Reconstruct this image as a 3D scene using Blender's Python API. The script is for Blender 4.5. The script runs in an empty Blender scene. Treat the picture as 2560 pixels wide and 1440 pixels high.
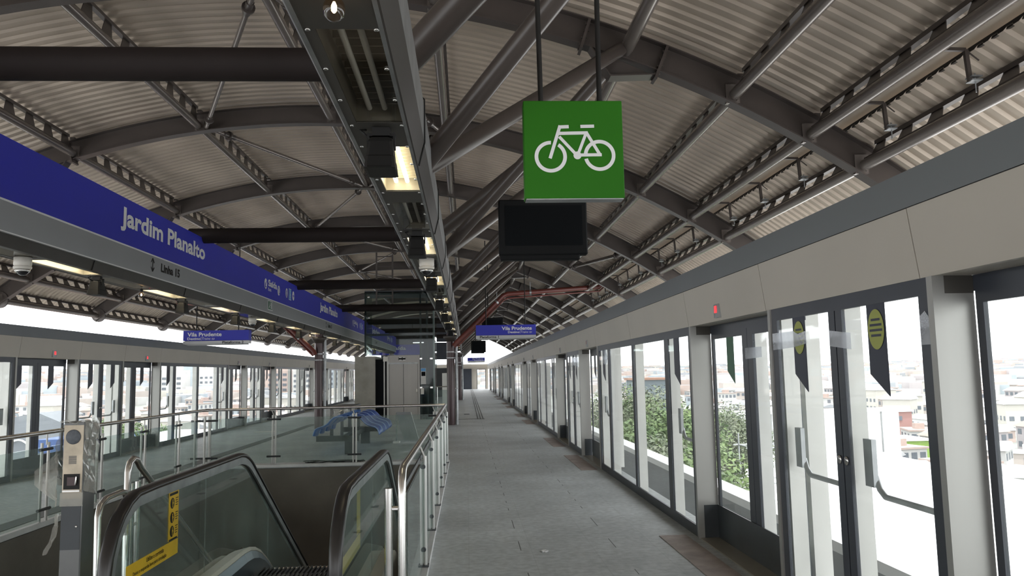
import bpy, math, random
from math import sin, cos, pi, asin, atan2, sqrt, radians
from mathutils import Vector, Matrix
random.seed(7)
SC = bpy.context.scene
COL = SC.collection
V = Vector

# ------------------------------------------------------------------ materials
def principled(m):
    return m.node_tree.nodes['Principled BSDF']
def mat(name, col, rough=.5, metal=0., var=0., scale=6., bump=0., bscale=40., spec=.5, stretch=None, rvar=0.):
    m = bpy.data.materials.new(name); m.use_nodes = True
    nt = m.node_tree; b = principled(m)
    b.inputs['Base Color'].default_value = (*col, 1); b.inputs['Roughness'].default_value = rough
    b.inputs['Metallic'].default_value = metal; b.inputs['Specular IOR Level'].default_value = spec
    tc = nt.nodes.new('ShaderNodeTexCoord'); src = tc.outputs['Object']
    if stretch:
        mp = nt.nodes.new('ShaderNodeMapping'); mp.inputs['Scale'].default_value = stretch
        nt.links.new(src, mp.inputs['Vector']); src = mp.outputs['Vector']
    if var or rvar:
        n = nt.nodes.new('ShaderNodeTexNoise'); n.inputs['Scale'].default_value = scale; n.inputs['Detail'].default_value = 5
        nt.links.new(src, n.inputs['Vector'])
        if var:
            r = nt.nodes.new('ShaderNodeValToRGB'); r.color_ramp.elements[0].position = .3; r.color_ramp.elements[1].position = .7
            r.color_ramp.elements[0].color = (*[max(0, c*(1-var)) for c in col], 1)
            r.color_ramp.elements[1].color = (*[min(1, c*(1+var)) for c in col], 1)
            nt.links.new(n.outputs['Fac'], r.inputs['Fac']); nt.links.new(r.outputs['Color'], b.inputs['Base Color'])
        if rvar:
            mr = nt.nodes.new('ShaderNodeMapRange'); mr.inputs['To Min'].default_value = rough-rvar; mr.inputs['To Max'].default_value = rough+rvar
            nt.links.new(n.outputs['Fac'], mr.inputs['Value']); nt.links.new(mr.outputs['Result'], b.inputs['Roughness'])
    if bump:
        n2 = nt.nodes.new('ShaderNodeTexNoise'); n2.inputs['Scale'].default_value = bscale; n2.inputs['Detail'].default_value = 4
        nt.links.new(src, n2.inputs['Vector'])
        bp = nt.nodes.new('ShaderNodeBump'); bp.inputs['Strength'].default_value = bump; bp.inputs['Distance'].default_value = .01
        nt.links.new(n2.outputs['Fac'], bp.inputs['Height']); nt.links.new(bp.outputs['Normal'], b.inputs['Normal'])
    return m
def glassmat(name, tint, refl=1., film=0., filmcol=(.8,.85,.82)):
    m = bpy.data.materials.new(name); m.use_nodes = True; nt = m.node_tree; nt.nodes.clear()
    o = nt.nodes.new('ShaderNodeOutputMaterial'); tr = nt.nodes.new('ShaderNodeBsdfTransparent'); tr.inputs['Color'].default_value = (*tint, 1)
    gl = nt.nodes.new('ShaderNodeBsdfGlossy'); gl.inputs['Roughness'].default_value = .03; gl.inputs['Color'].default_value = (.95,.97,.97,1)
    fr = nt.nodes.new('ShaderNodeFresnel'); fr.inputs['IOR'].default_value = 1.45
    mu = nt.nodes.new('ShaderNodeMath'); mu.operation = 'MULTIPLY'; mu.inputs[1].default_value = refl
    nt.links.new(fr.outputs['Fac'], mu.inputs[0])
    ge = nt.nodes.new('ShaderNodeNewGeometry'); inv = nt.nodes.new('ShaderNodeMath'); inv.operation = 'SUBTRACT'; inv.inputs[0].default_value = 1
    nt.links.new(ge.outputs['Backfacing'], inv.inputs[1]); mu0 = mu; mu = nt.nodes.new('ShaderNodeMath'); mu.operation = 'MULTIPLY'
    nt.links.new(mu0.outputs[0], mu.inputs[0]); nt.links.new(inv.outputs[0], mu.inputs[1])
    mx = nt.nodes.new('ShaderNodeMixShader'); nt.links.new(mu.outputs[0], mx.inputs[0]); nt.links.new(tr.outputs[0], mx.inputs[1]); nt.links.new(gl.outputs[0], mx.inputs[2])
    last = mx.outputs[0]
    if film:
        df = nt.nodes.new('ShaderNodeBsdfDiffuse'); df.inputs['Color'].default_value = (*filmcol, 1)
        tc = nt.nodes.new('ShaderNodeTexCoord'); n = nt.nodes.new('ShaderNodeTexNoise'); n.inputs['Scale'].default_value = 2.2; n.inputs['Detail'].default_value = 6
        nt.links.new(tc.outputs['Object'], n.inputs['Vector'])
        mr = nt.nodes.new('ShaderNodeMapRange'); mr.inputs['From Min'].default_value = .3; mr.inputs['From Max'].default_value = .75
        mr.inputs['To Min'].default_value = film*.45; mr.inputs['To Max'].default_value = film*1.5
        nt.links.new(n.outputs['Fac'], mr.inputs['Value'])
        m2 = nt.nodes.new('ShaderNodeMixShader'); nt.links.new(mr.outputs[0], m2.inputs[0]); nt.links.new(last, m2.inputs[1]); nt.links.new(df.outputs[0], m2.inputs[2])
        last = m2.outputs[0]
    nt.links.new(last, o.inputs['Surface'])
    return m
def emit(name, col, s):
    m = bpy.data.materials.new(name); m.use_nodes = True; b = principled(m)
    b.inputs['Base Color'].default_value = (*col, 1); b.inputs['Emission Color'].default_value = (*col, 1); b.inputs['Emission Strength'].default_value = s
    return m

M = {}
M['sheet'] = mat('roof_sheet_metal', (.50,.42,.34), .42, .25, .12, .7, stretch=(1,1,1))
M['steel'] = mat('brown_painted_steel', (.060,.048,.042), .34, 0., .10, 3., .05, 60)
M['beamdark'] = mat('dark_cross_beam', (.020,.015,.014), .7, 0., .08, 2., spec=.2)
M['tube'] = mat('brown_painted_tube', (.17,.145,.13), .24, .35, .08, 2.)
M['galv'] = mat('galvanised_steel', (.33,.34,.345), .42, .75, .22, 5., .03, 30)
M['soffit'] = mat('grey_soffit_plate', (.062,.057,.050), .5, .2, .10, 4.)
M['header'] = mat('beige_header_panel', (.475,.435,.375), .42, .0, .04, 1.2)
M['hgrey'] = mat('grey_header_panel', (.17,.18,.19), .45, .0, .04, 1.2)
M['alu'] = mat('brushed_steel_panel', (.36,.355,.335), .36, .55, .06, 3., stretch=(1,1,.08))
M['chrome'] = mat('stainless_tube', (.62,.61,.59), .24, .95, .06, 10.)
M['frame'] = mat('dark_door_frame', (.040,.045,.058), .35, .1, .10, 2.)
M['kick'] = mat('dark_kick_plate', (.055,.062,.068), .38, .3, .25, 1.5)
M['fin'] = mat('pale_support_fin', (.78,.77,.73), .5, .0, .05, 2.)
M['glass'] = glassmat('screen_glass', (.955,.97,.965), .9, .05)
M['glassg'] = glassmat('green_tinted_glass', (.86,.905,.89), 1., .10, (.50,.60,.57))
M['glassd'] = glassmat('dark_lift_glass', (.72,.78,.76), .6, .006)
M['cover'] = glassmat('lamp_cover_glass', (.96,.95,.92), .8)
M['housing'] = mat('matt_black_housing', (.008,.0085,.009), .6, spec=.12)
M['film'] = glassmat('torn_plastic_film', (.90,.91,.93), .9, .28, (.86,.88,.92))
M['wrap'] = glassmat('crumpled_plastic_wrap', (.85,.85,.83), 2.4, .34, (.60,.59,.54))
M['bulbglass'] = glassmat('bulb_glass', (1,.86,.72), 1.6)
M['blade'] = mat('navy_sticker', (.020,.024,.045), .4)
M['bladeg'] = mat('green_sticker', (.02,.11,.05), .4)
M['yellow'] = mat('yellow_vinyl', (.80,.52,.02), .45, 0, .06, 8.)
M['ovaly'] = mat('yellow_green_vinyl', (.33,.36,.08), .45)
M['black'] = mat('black_plastic', (.011,.0105,.010), .55, 0, .1, 5., spec=.3)
M['strip'] = mat('shade_painted_galvanised', (.036,.031,.027), .6, .0, .1, 4.)  # galvanised metal with the shade on its down-facing sides put into the colour
M['postd'] = mat('dull_stainless_post', (.36,.35,.33), .36, .85, .06, 6.)
M['sband'] = mat('pale_sign_band', (.56,.56,.57), .45)
M['liftdoor'] = mat('brushed_lift_door', (.30,.285,.265), .38, .5, .06, 3., stretch=(1,1,.08))
M['rim'] = mat('pale_blue_rim_highlight', (.30,.42,.70), .35)  # lighter shell edge plus the light it catches, both put into the colour
M['post'] = mat('bright_steel_post', (.66,.66,.64), .3, .3, .05, 4.)
M['pillar'] = mat('dull_pillar_steel', (.15,.155,.155), .42, .5, .12, 5.)
M['blacks'] = mat('screen_glass_black', (.004,.005,.006), .45, spec=.06)
M['rubber'] = mat('black_rubber', (.016,.0145,.014), .33, 0., .15, 3.)
M['blue'] = mat('blue_sign_face', (.024,.030,.42), .5, 0, .05, .7)
M['sgrey'] = mat('grey_sign_face', (.31,.32,.335), .42, 0, .04, .8)
M['white'] = mat('white_vinyl', (.78,.78,.78), .45)
M['ltblue'] = mat('light_blue_vinyl', (.10,.32,.62), .45)
M['gsign'] = mat('green_sign_face', (.020,.150,.004), .55, 0, .04, 2., spec=.2)
M['exitg'] = mat('exit_green', (.02,.12,.05), .45)
M['red'] = mat('red_painted_pipe', (.135,.032,.024), .38, 0, .12, 3.)
M['maroon'] = mat('dark_red_brown_column', (.050,.027,.028), .28, .15, .12, 1.2, stretch=(1,1,.2))
M['conc'] = mat('grey_concrete', (.30,.285,.25), .8, 0, .22, 2.2, .25, 30)
M['well'] = mat('brown_well_wall', (.135,.12,.10), .8, 0, .20, 1.2, .2, 20)
M['kerb'] = mat('pale_kerb', (.56,.56,.55), .7, 0, .12, 3.)
M['deck'] = mat('champagne_deck', (.42,.38,.31), .36, .6, .06, 2.)
M['skirt'] = mat('blue_grey_skirt', (.13,.16,.19), .3, .5, .06, 2.)
M['bench'] = mat('blue_plastic_seat', (.02,.17,.62), .30, 0, .08, 4.)
M['benchd'] = mat('navy_seat', (.025,.085,.40), .30, 0, .08, 4.)
M['beam'] = mat('dark_bench_beam', (.025,.028,.032), .5)
M['ivory'] = mat('ivory_plastic', (.62,.59,.53), .4)
M['lens'] = mat('dark_dome', (.02,.02,.022), .06)
M['lamp'] = emit('fluorescent_tube', (1,.93,.76), 9.)
M['lampoff'] = mat('unlit_tube', (.40,.39,.36), .4)
M['trough'] = mat('cream_reflector', (.72,.66,.52), .35, .2)
M['trough_off'] = mat('unlit_reflector_tone', (.27,.25,.21), .3, .5, .2, 4.)  # same reflector with the missing lamp light painted as a darker colour
M['fil'] = emit('hot_filament', (1,.72,.40), 30.)
M['redled'] = emit('red_indicator', (1,.05,.06), 1.1)
M['reddim'] = mat('dull_red_indicator', (.30,.10,.09), .4)
M['tactile'] = mat('red_brown_tactile_tile', (.34,.285,.265), .7, 0, .2, 5., .5, 60)
M['groove'] = mat('dark_guide_groove', (.10,.10,.10), .7)
M['paper'] = mat('white_paper', (.75,.72,.66), .7)
M['brick'] = mat('salmon_block_wall', (.24,.14,.11), .8, 0, .12, 3.)
M['slab'] = mat('white_roof_slab', (.80,.80,.79), .7, 0, .05, .3)
M['trackc'] = mat('track_concrete', (.27,.275,.28), .8, 0, .12, .8)
M['bark'] = mat('bark', (.10,.075,.05), .9)
M['ground'] = mat('hazy_ground', (.27,.28,.26), .9, 0, .25, .02)
M['dstain'] = mat('dirty_steel_face', (.46,.40,.31), .42, .35, .30, 7.)
M['tin'] = mat('pale_ventilation_flashing', (.66,.59,.50), .4, .1, .10, 1.5)

def floor_mat():
    m = mat('grey_platform_floor', (.45,.475,.485), .52, 0, .20, .9, .12, 70, rvar=.12)
    nt = m.node_tree; b = principled(m)
    base = b.inputs['Base Color'].links[0].from_socket
    tc = nt.nodes.new('ShaderNodeTexCoord')
    br = nt.nodes.new('ShaderNodeTexBrick'); br.inputs['Scale'].default_value = 1.
    br.inputs['Mortar Size'].default_value = .006; br.inputs['Brick Width'].default_value = 1.2; br.inputs['Row Height'].default_value = .6
    br.inputs['Color1'].default_value = (1,1,1,1); br.inputs['Color2'].default_value = (.97,.97,.97,1); br.inputs['Mortar'].default_value = (.90,.90,.90,1)
    mp = nt.nodes.new('ShaderNodeMapping'); mp.inputs['Rotation'].default_value = (0,0,pi/2)
    nt.links.new(tc.outputs['Object'], mp.inputs['Vector']); nt.links.new(mp.outputs['Vector'], br.inputs['Vector'])
    n = nt.nodes.new('ShaderNodeTexNoise'); n.inputs['Scale'].default_value = 14.; n.inputs['Detail'].default_value = 8
    nt.links.new(tc.outputs['Object'], n.inputs['Vector'])
    r = nt.nodes.new('ShaderNodeValToRGB'); r.color_ramp.elements[0].position = .35; r.color_ramp.elements[0].color = (.82,.82,.82,1)
    r.color_ramp.elements[1].position = .65; r.color_ramp.elements[1].color = (1.08,1.08,1.08,1)
    nt.links.new(n.outputs['Fac'], r.inputs['Fac'])
    def mul(a, c):
        x = nt.nodes.new('ShaderNodeMix'); x.data_type = 'RGBA'; x.blend_type = 'MULTIPLY'; x.inputs[0].default_value = 1
        nt.links.new(a, x.inputs[6]); nt.links.new(c, x.inputs[7]); return x.outputs[2]
    # short dark cracks along two tile joints
    sp = nt.nodes.new('ShaderNodeSeparateXYZ'); nt.links.new(tc.outputs['Object'], sp.inputs[0])
    def mth(op, a, c=None):
        x = nt.nodes.new('ShaderNodeMath'); x.operation = op
        for i, q in enumerate((a, c)):
            if q is None: continue
            if isinstance(q, (int, float)): x.inputs[i].default_value = q
            else: nt.links.new(q, x.inputs[i])
        return x.outputs[0]
    dx = mth('MINIMUM', mth('ABSOLUTE', mth('SUBTRACT', sp.outputs['X'], 1.42)), mth('ABSOLUTE', mth('SUBTRACT', sp.outputs['X'], .50)))
    n3 = nt.nodes.new('ShaderNodeTexNoise'); n3.noise_dimensions = '1D'; n3.inputs['Scale'].default_value = 1.7; n3.inputs['Detail'].default_value = 1
    nt.links.new(sp.outputs['Y'], n3.inputs['W'])
    crack = mth('MULTIPLY', mth('LESS_THAN', dx, .0045), mth('GREATER_THAN', n3.outputs['Fac'], .54))
    fin = nt.nodes.new('ShaderNodeMix'); fin.data_type = 'RGBA'; nt.links.new(crack, fin.inputs[0])
    nt.links.new(mul(mul(base, br.outputs['Color']), r.outputs['Color']), fin.inputs[6]); fin.inputs[7].default_value = (.07,.07,.07,1)
    nt.links.new(fin.outputs[2], b.inputs['Base Color'])
    return m
M['floor'] = floor_mat()
def leaf_mat(name, a, c):
    m = mat(name, a, .6, 0, 0)
    nt = m.node_tree; b = principled(m); tc = nt.nodes.new('ShaderNodeTexCoord'); n = nt.nodes.new('ShaderNodeTexNoise'); n.inputs['Scale'].default_value = .8
    r = nt.nodes.new('ShaderNodeValToRGB'); r.color_ramp.elements[0].color = (*a,1); r.color_ramp.elements[1].color = (*c,1); r.color_ramp.elements[0].position=.35; r.color_ramp.elements[1].position=.65
    nt.links.new(tc.outputs['Object'], n.inputs['Vector']); nt.links.new(n.outputs['Fac'], r.inputs['Fac']); nt.links.new(r.outputs['Color'], b.inputs['Base Color'])
    return m
M['leaf'] = leaf_mat('green_leaves', (.060,.115,.030), (.15,.21,.07))
M['leaf2'] = leaf_mat('olive_leaves', (.085,.115,.060), (.17,.19,.12))

# ------------------------------------------------------------------ mesh builder
class MB:
    def __init__(s): s.v=[]; s.f=[]; s.m=[]; s.s=[]
    def add(s, vs, fs, m=0, sm=False):
        o=len(s.v); s.v.extend([tuple(a) for a in vs])
        for f in fs: s.f.append(tuple(i+o for i in f)); s.m.append(m); s.s.append(sm)
    def poly(s, pts, m=0): s.add(pts, [tuple(range(len(pts)))], m)
    def box(s, x0,x1,y0,y1,z0,z1, m=0):
        v=[(x0,y0,z0),(x1,y0,z0),(x1,y1,z0),(x0,y1,z0),(x0,y0,z1),(x1,y0,z1),(x1,y1,z1),(x0,y1,z1)]
        s.add(v, [(3,2,1,0),(4,5,6,7),(0,1,5,4),(1,2,6,5),(2,3,7,6),(3,0,4,7)], m)
    def cbox(s, x0,x1,y0,y1,z0,z1, c=.01, m=0):
        # chamfered box: vertical edges and rims
        def ring(z, i): return [(x0+i+c,y0+i,z),(x1-i-c,y0+i,z),(x1-i,y0+i+c,z),(x1-i,y1-i-c,z),(x1-i-c,y1-i,z),(x0+i+c,y1-i,z),(x0+i,y1-i-c,z),(x0+i,y0+i+c,z)]
        rs=[ring(z0,c*.6),ring(z0+c,0),ring(z1-c,0),ring(z1,c*.6)]
        v=[p for r in rs for p in r]; f=[tuple(reversed(range(8))), tuple(range(24,32))]
        for k in range(3):
            for i in range(8): f.append((k*8+i,k*8+(i+1)%8,k*8+8+(i+1)%8,k*8+8+i))
        s.add(v,f,m)
    def obox(s, c, ax, ay, az, m=0):
        c=V(c); ax=V(ax); ay=V(ay); az=V(az)
        v=[c+ax*i+ay*j+az*k for k in (-1,1) for i,j in ((-1,-1),(1,-1),(1,1),(-1,1))]
        s.add(v, [(3,2,1,0),(4,5,6,7),(0,1,5,4),(1,2,6,5),(2,3,7,6),(3,0,4,7)], m)
    def bar(s, a, b, w, h, m=0, up=(0,0,1)):
        a=V(a); b=V(b); d=(b-a); L=d.length; d.normalize(); u=V(up)
        if abs(d.dot(u))>.95: u=V((1,0,0))
        x=d.cross(u).normalized(); y=x.cross(d).normalized()
        s.obox((a+b)/2, d*(L/2), x*(w/2), y*(h/2), m)
    def tube(s, pts, r, seg=10, m=0, caps=True, closed=False):
        pts=[V(p) for p in pts]; n=len(pts); rr = r if isinstance(r,(list,tuple)) else [r]*n
        up=None; base=[]
        for i in range(n):
            if closed: t=(pts[(i+1)%n]-pts[i-1]).normalized()
            elif i==0: t=(pts[1]-pts[0]).normalized()
            elif i==n-1: t=(pts[-1]-pts[-2]).normalized()
            else: t=((pts[i]-pts[i-1]).normalized()+(pts[i+1]-pts[i]).normalized()).normalized()
            if up is None:
                up=V((0,0,1)) if abs(t.z)<.9 else V((1,0,0))
            x=t.cross(up)
            if x.length<1e-4: x=t.cross(V((0,1,0)))
            x.normalize(); y=x.cross(t).normalized(); up=y
            k=1.
            if not closed and 0<i<n-1:
                c=(pts[i]-pts[i-1]).normalized().dot(t); k=1/max(.5,c)
            base.append([pts[i]+(x*cos(2*pi*j/seg)+y*sin(2*pi*j/seg))*rr[i] for j in range(seg)])
        v=[p for b in base for p in b]; f=[]
        for i in range(n if closed else n-1):
            a=i*seg; b=((i+1)%n)*seg
            for j in range(seg): f.append((a+j,a+(j+1)%seg,b+(j+1)%seg,b+j))
        s.add(v,f,m,True)
        if caps and not closed:
            s.add(base[0],[tuple(reversed(range(seg)))],m); s.add(base[-1],[tuple(range(seg))],m)
    def prism(s, prof, axis, a0, a1, m=0, sm=False, caps=True):
        # prof: list of 2-tuples in the two remaining axes (in x,y,z order)
        def P(p,a):
            if axis=='y': return (p[0],a,p[1])
            if axis=='x': return (a,p[0],p[1])
            return (p[0],p[1],a)
        n=len(prof); v=[P(p,a0) for p in prof]+[P(p,a1) for p in prof]
        f=[(i,(i+1)%n,n+(i+1)%n,n+i) for i in range(n)]
        s.add(v,f,m,sm)
        if caps: s.add(v,[tuple(reversed(range(n))),tuple(range(n,2*n))],m)
    def lathe(s, c, prof, seg=20, m=0, axis='z', sm=True):
        # prof list of (r,h)
        v=[]; n=len(prof)
        for r,h in prof:
            for j in range(seg):
                a=2*pi*j/seg
                if axis=='z': v.append((c[0]+r*cos(a),c[1]+r*sin(a),c[2]+h))
                elif axis=='y': v.append((c[0]+r*cos(a),c[1]+h,c[2]+r*sin(a)))
                else: v.append((c[0]+h,c[1]+r*cos(a),c[2]+r*sin(a)))
        f=[(i*seg+j,i*seg+(j+1)%seg,(i+1)*seg+(j+1)%seg,(i+1)*seg+j) for i in range(n-1) for j in range(seg)]
        f+= [tuple(reversed(range(seg))), tuple(range((n-1)*seg,n*seg))]
        s.add(v,f,m,sm)
    def build(s, name, mats, parent=None, loc=None):
        if not isinstance(mats,(list,tuple)): mats=[mats]
        me=bpy.data.meshes.new(name)
        off=V((0,0,0))
        if parent is not None and '_org' in ORG_KEYS(parent): off=V(ORG[parent.name])
        elif loc is not None: off=V(loc)
        me.from_pydata([tuple(V(p)-off) for p in s.v],[],s.f)
        for m in mats: me.materials.append(m)
        me.polygons.foreach_set('material_index', s.m); me.polygons.foreach_set('use_smooth', s.s)
        me.update()
        o=bpy.data.objects.new(name, me); COL.objects.link(o)
        if parent is not None:
            o.parent=parent; ORG[o.name]=ORG[parent.name]
        else:
            o.location=off; ORG[o.name]=tuple(off)
        return o
def islands(b):
    par=list(range(len(b.v))); key={}
    def fd(i):
        while par[i]!=i: par[i]=par[par[i]]; i=par[i]
        return i
    for i,p in enumerate(b.v):
        k=(round(p[0],5),round(p[1],5),round(p[2],5))
        if k in key: par[fd(i)]=fd(key[k])
        else: key[k]=i
    for f in b.f:
        for j in f[1:]: par[fd(j)]=fd(f[0])
    g={}
    for q,f in enumerate(b.f): g.setdefault(fd(f[0]),[]).append(q)
    out=[]
    for qs in g.values():
        n=MB(); mp={}
        for q in qs:
            t=[]
            for j in b.f[q]:
                if j not in mp: mp[j]=len(n.v); n.v.append(b.v[j])
                t.append(mp[j])
            n.f.append(tuple(t)); n.m.append(b.m[q]); n.s.append(b.s[q])
        out.append(n)
    return out
def each(b, name, mats, parent):
    return [q.build(name,mats,parent) for q in islands(b)]
ORG={}
def ORG_KEYS(p): return ('_org',) if p.name in ORG else ()
def tag(o, label=None, cat=None, group=None, kind=None):
    if label: o['label']=label
    if cat: o['category']=cat
    if group: o['group']=group
    if kind: o['kind']=kind
    return o
def thing(name, label, cat, loc=(0,0,0), group=None):
    o=bpy.data.objects.new(name,None); COL.objects.link(o); o.location=loc; o.empty_display_size=.1; ORG[o.name]=tuple(loc)
    return tag(o,label,cat,group)
def dup(root, loc, label=None, group=None):
    def cp(o,par):
        c=o.copy(); COL.objects.link(c)
        if par is not None: c.parent=par
        for ch in o.children: cp(ch,c)
        return c
    r=cp(root,None); r.location=loc
    if label: r['label']=label
    if group: r['group']=group
    return r
ORD=['nearest','second','third','fourth','fifth','sixth','seventh','eighth','ninth','tenth','eleventh','twelfth','thirteenth','fourteenth','fifteenth','sixteenth','seventeenth','eighteenth','nineteenth','twentieth']

# lettering --------------------------------------------------------------
def lettering(name, txt, origin, U, W, w, h, matl, parent, bold=0., shear=0., lift=.004, keep=False):
    """flat raised letters fitted to a w x h box; origin = lower left of the box, U = reading direction, W = outward normal"""
    cu=bpy.data.curves.new(name,'FONT'); cu.body=txt; cu.size=1.; cu.offset=bold; cu.shear=shear; cu.extrude=.0; cu.resolution_u=3
    ob=bpy.data.objects.new(name,cu); COL.objects.link(ob)
    dg=bpy.context.evaluated_depsgraph_get(); me=bpy.data.meshes.new_from_object(ob.evaluated_get(dg))
    COL.objects.unlink(ob); bpy.data.objects.remove(ob); bpy.data.curves.remove(cu)
    xs=[v.co.x for v in me.vertices]; ys=[v.co.y for v in me.vertices]
    x0,x1,y0,y1=min(xs),max(xs),min(ys),max(ys)
    sx=w/(x1-x0); sy=h/(y1-y0)
    if keep: sx=sy
    O=V(origin); U=V(U).normalized(); W=V(W).normalized(); T=W.cross(U).normalized()
    off=V(ORG[parent.name]) if parent is not None else V((0,0,0))
    for v in me.vertices:
        v.co = O + U*((v.co.x-x0)*sx) + T*((v.co.y-y0)*sy) + W*lift - off
    me.materials.clear(); me.materials.append(matl); me.name=name
    o=bpy.data.objects.new(name,me); COL.objects.link(o)
    if parent is not None: o.parent=parent; ORG[o.name]=ORG[parent.name]
    return o
class Flat:
    """2-D strokes on a plane"""
    def __init__(s, O, U, W, lift=.003):
        s.O=V(O); s.U=V(U).normalized(); s.W=V(W).normalized(); s.T=s.W.cross(s.U).normalized(); s.b=MB(); s.l=lift; s.n=0
    def P(s,x,y,e=0): return s.O+s.U*x+s.T*y+s.W*(s.l+e)
    def poly(s, pts, m=0, e=0):
        s.b.poly([s.P(x,y,e+s.n*.00008) for x,y in pts], m)
    def stroke(s, a, b, w, m=0, e=0):
        s.n+=1; dx,dy=b[0]-a[0],b[1]-a[1]; L=sqrt(dx*dx+dy*dy) or 1; nx,ny=-dy/L*w/2,dx/L*w/2
        s.poly([(a[0]-nx,a[1]-ny),(b[0]-nx,b[1]-ny),(b[0]+nx,b[1]+ny),(a[0]+nx,a[1]+ny)], m, e)
    def ring(s, c, r0, r1, a0=0, a1=360, m=0, e=0, n=40):
        s.n+=1
        for i in range(n):
            t0=radians(a0+(a1-a0)*i/n); t1=radians(a0+(a1-a0)*(i+1)/n)
            s.poly([(c[0]+r0*cos(t0),c[1]+r0*sin(t0)),(c[0]+r1*cos(t0),c[1]+r1*sin(t0)),(c[0]+r1*cos(t1),c[1]+r1*sin(t1)),(c[0]+r0*cos(t1),c[1]+r0*sin(t1))], m, e)
    def disc(s, c, r, m=0, e=0, n=28, ry=None):
        s.n+=1
        ry=ry or r
        s.poly([(c[0]+r*cos(2*pi*i/n),c[1]+ry*sin(2*pi*i/n)) for i in range(n)], m, e)

# ------------------------------------------------------------------ world, camera
w=bpy.data.worlds.new('World'); SC.world=w; w.use_nodes=True
bg=w.node_tree.nodes['Background']; bg.inputs['Color'].default_value=(.965,.98,1,1); bg.inputs['Strength'].default_value=3.7
SC.view_settings.view_transform='Standard'; SC.view_settings.look='None'; SC.view_settings.gamma=1; SC.view_settings.exposure=0
SC.view_settings.use_curve_mapping=False
SC.cycles.use_denoising=True
SC.cycles.max_bounces=10; SC.cycles.diffuse_bounces=6; SC.cycles.glossy_bounces=4; SC.cycles.transparent_max_bounces=32
SC.cycles.caustics_reflective=False; SC.cycles.caustics_refractive=False; SC.cycles.sample_clamp_indirect=6
def camera():
    f,vx,vy,r=1974.4,-113.6,213.9,.01343
    Y=V((vx,vy,f)).normalized(); u=V((-sin(r),-cos(r),0)); Z=(u-Y*u.dot(Y)).normalized(); X=Y.cross(Z)
    right=V((X[0],Y[0],Z[0])); down=V((X[1],Y[1],Z[1])); fwd=V((X[2],Y[2],Z[2]))
    cd=bpy.data.cameras.new('camera'); cd.sensor_width=36; cd.lens=f/2560*36; cd.clip_start=.05; cd.clip_end=5000
    c=bpy.data.objects.new('camera',cd); COL.objects.link(c)
    up=-down; back=-fwd
    c.matrix_world=Matrix(((right.x,up.x,back.x,0),(right.y,up.y,back.y,0),(right.z,up.z,back.z,1.70),(0,0,0,1)))
    SC.camera=c
camera()
sd=bpy.data.lights.new('sun','SUN'); sd.energy=4.5; sd.angle=radians(2); sd.color=(1,.97,.92)
so=bpy.data.objects.new('sun',sd); COL.objects.link(so); so.rotation_euler=(radians(14),radians(-8),0)

XC=-2.77; XR=2.33; XL=-7.87
R0=13.78; ZA=6.30; ZC=ZA-R0
BAY=5.08; Y1=9.20
def arcP(wd, off=0., y=0.):
    t=asin(max(-1,min(1,wd/R0))); return V((XC+(R0+off)*sin(t), y, ZC+(R0+off)*cos(t)))
def arch_y(k): return Y1+BAY*(k-1)
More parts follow.
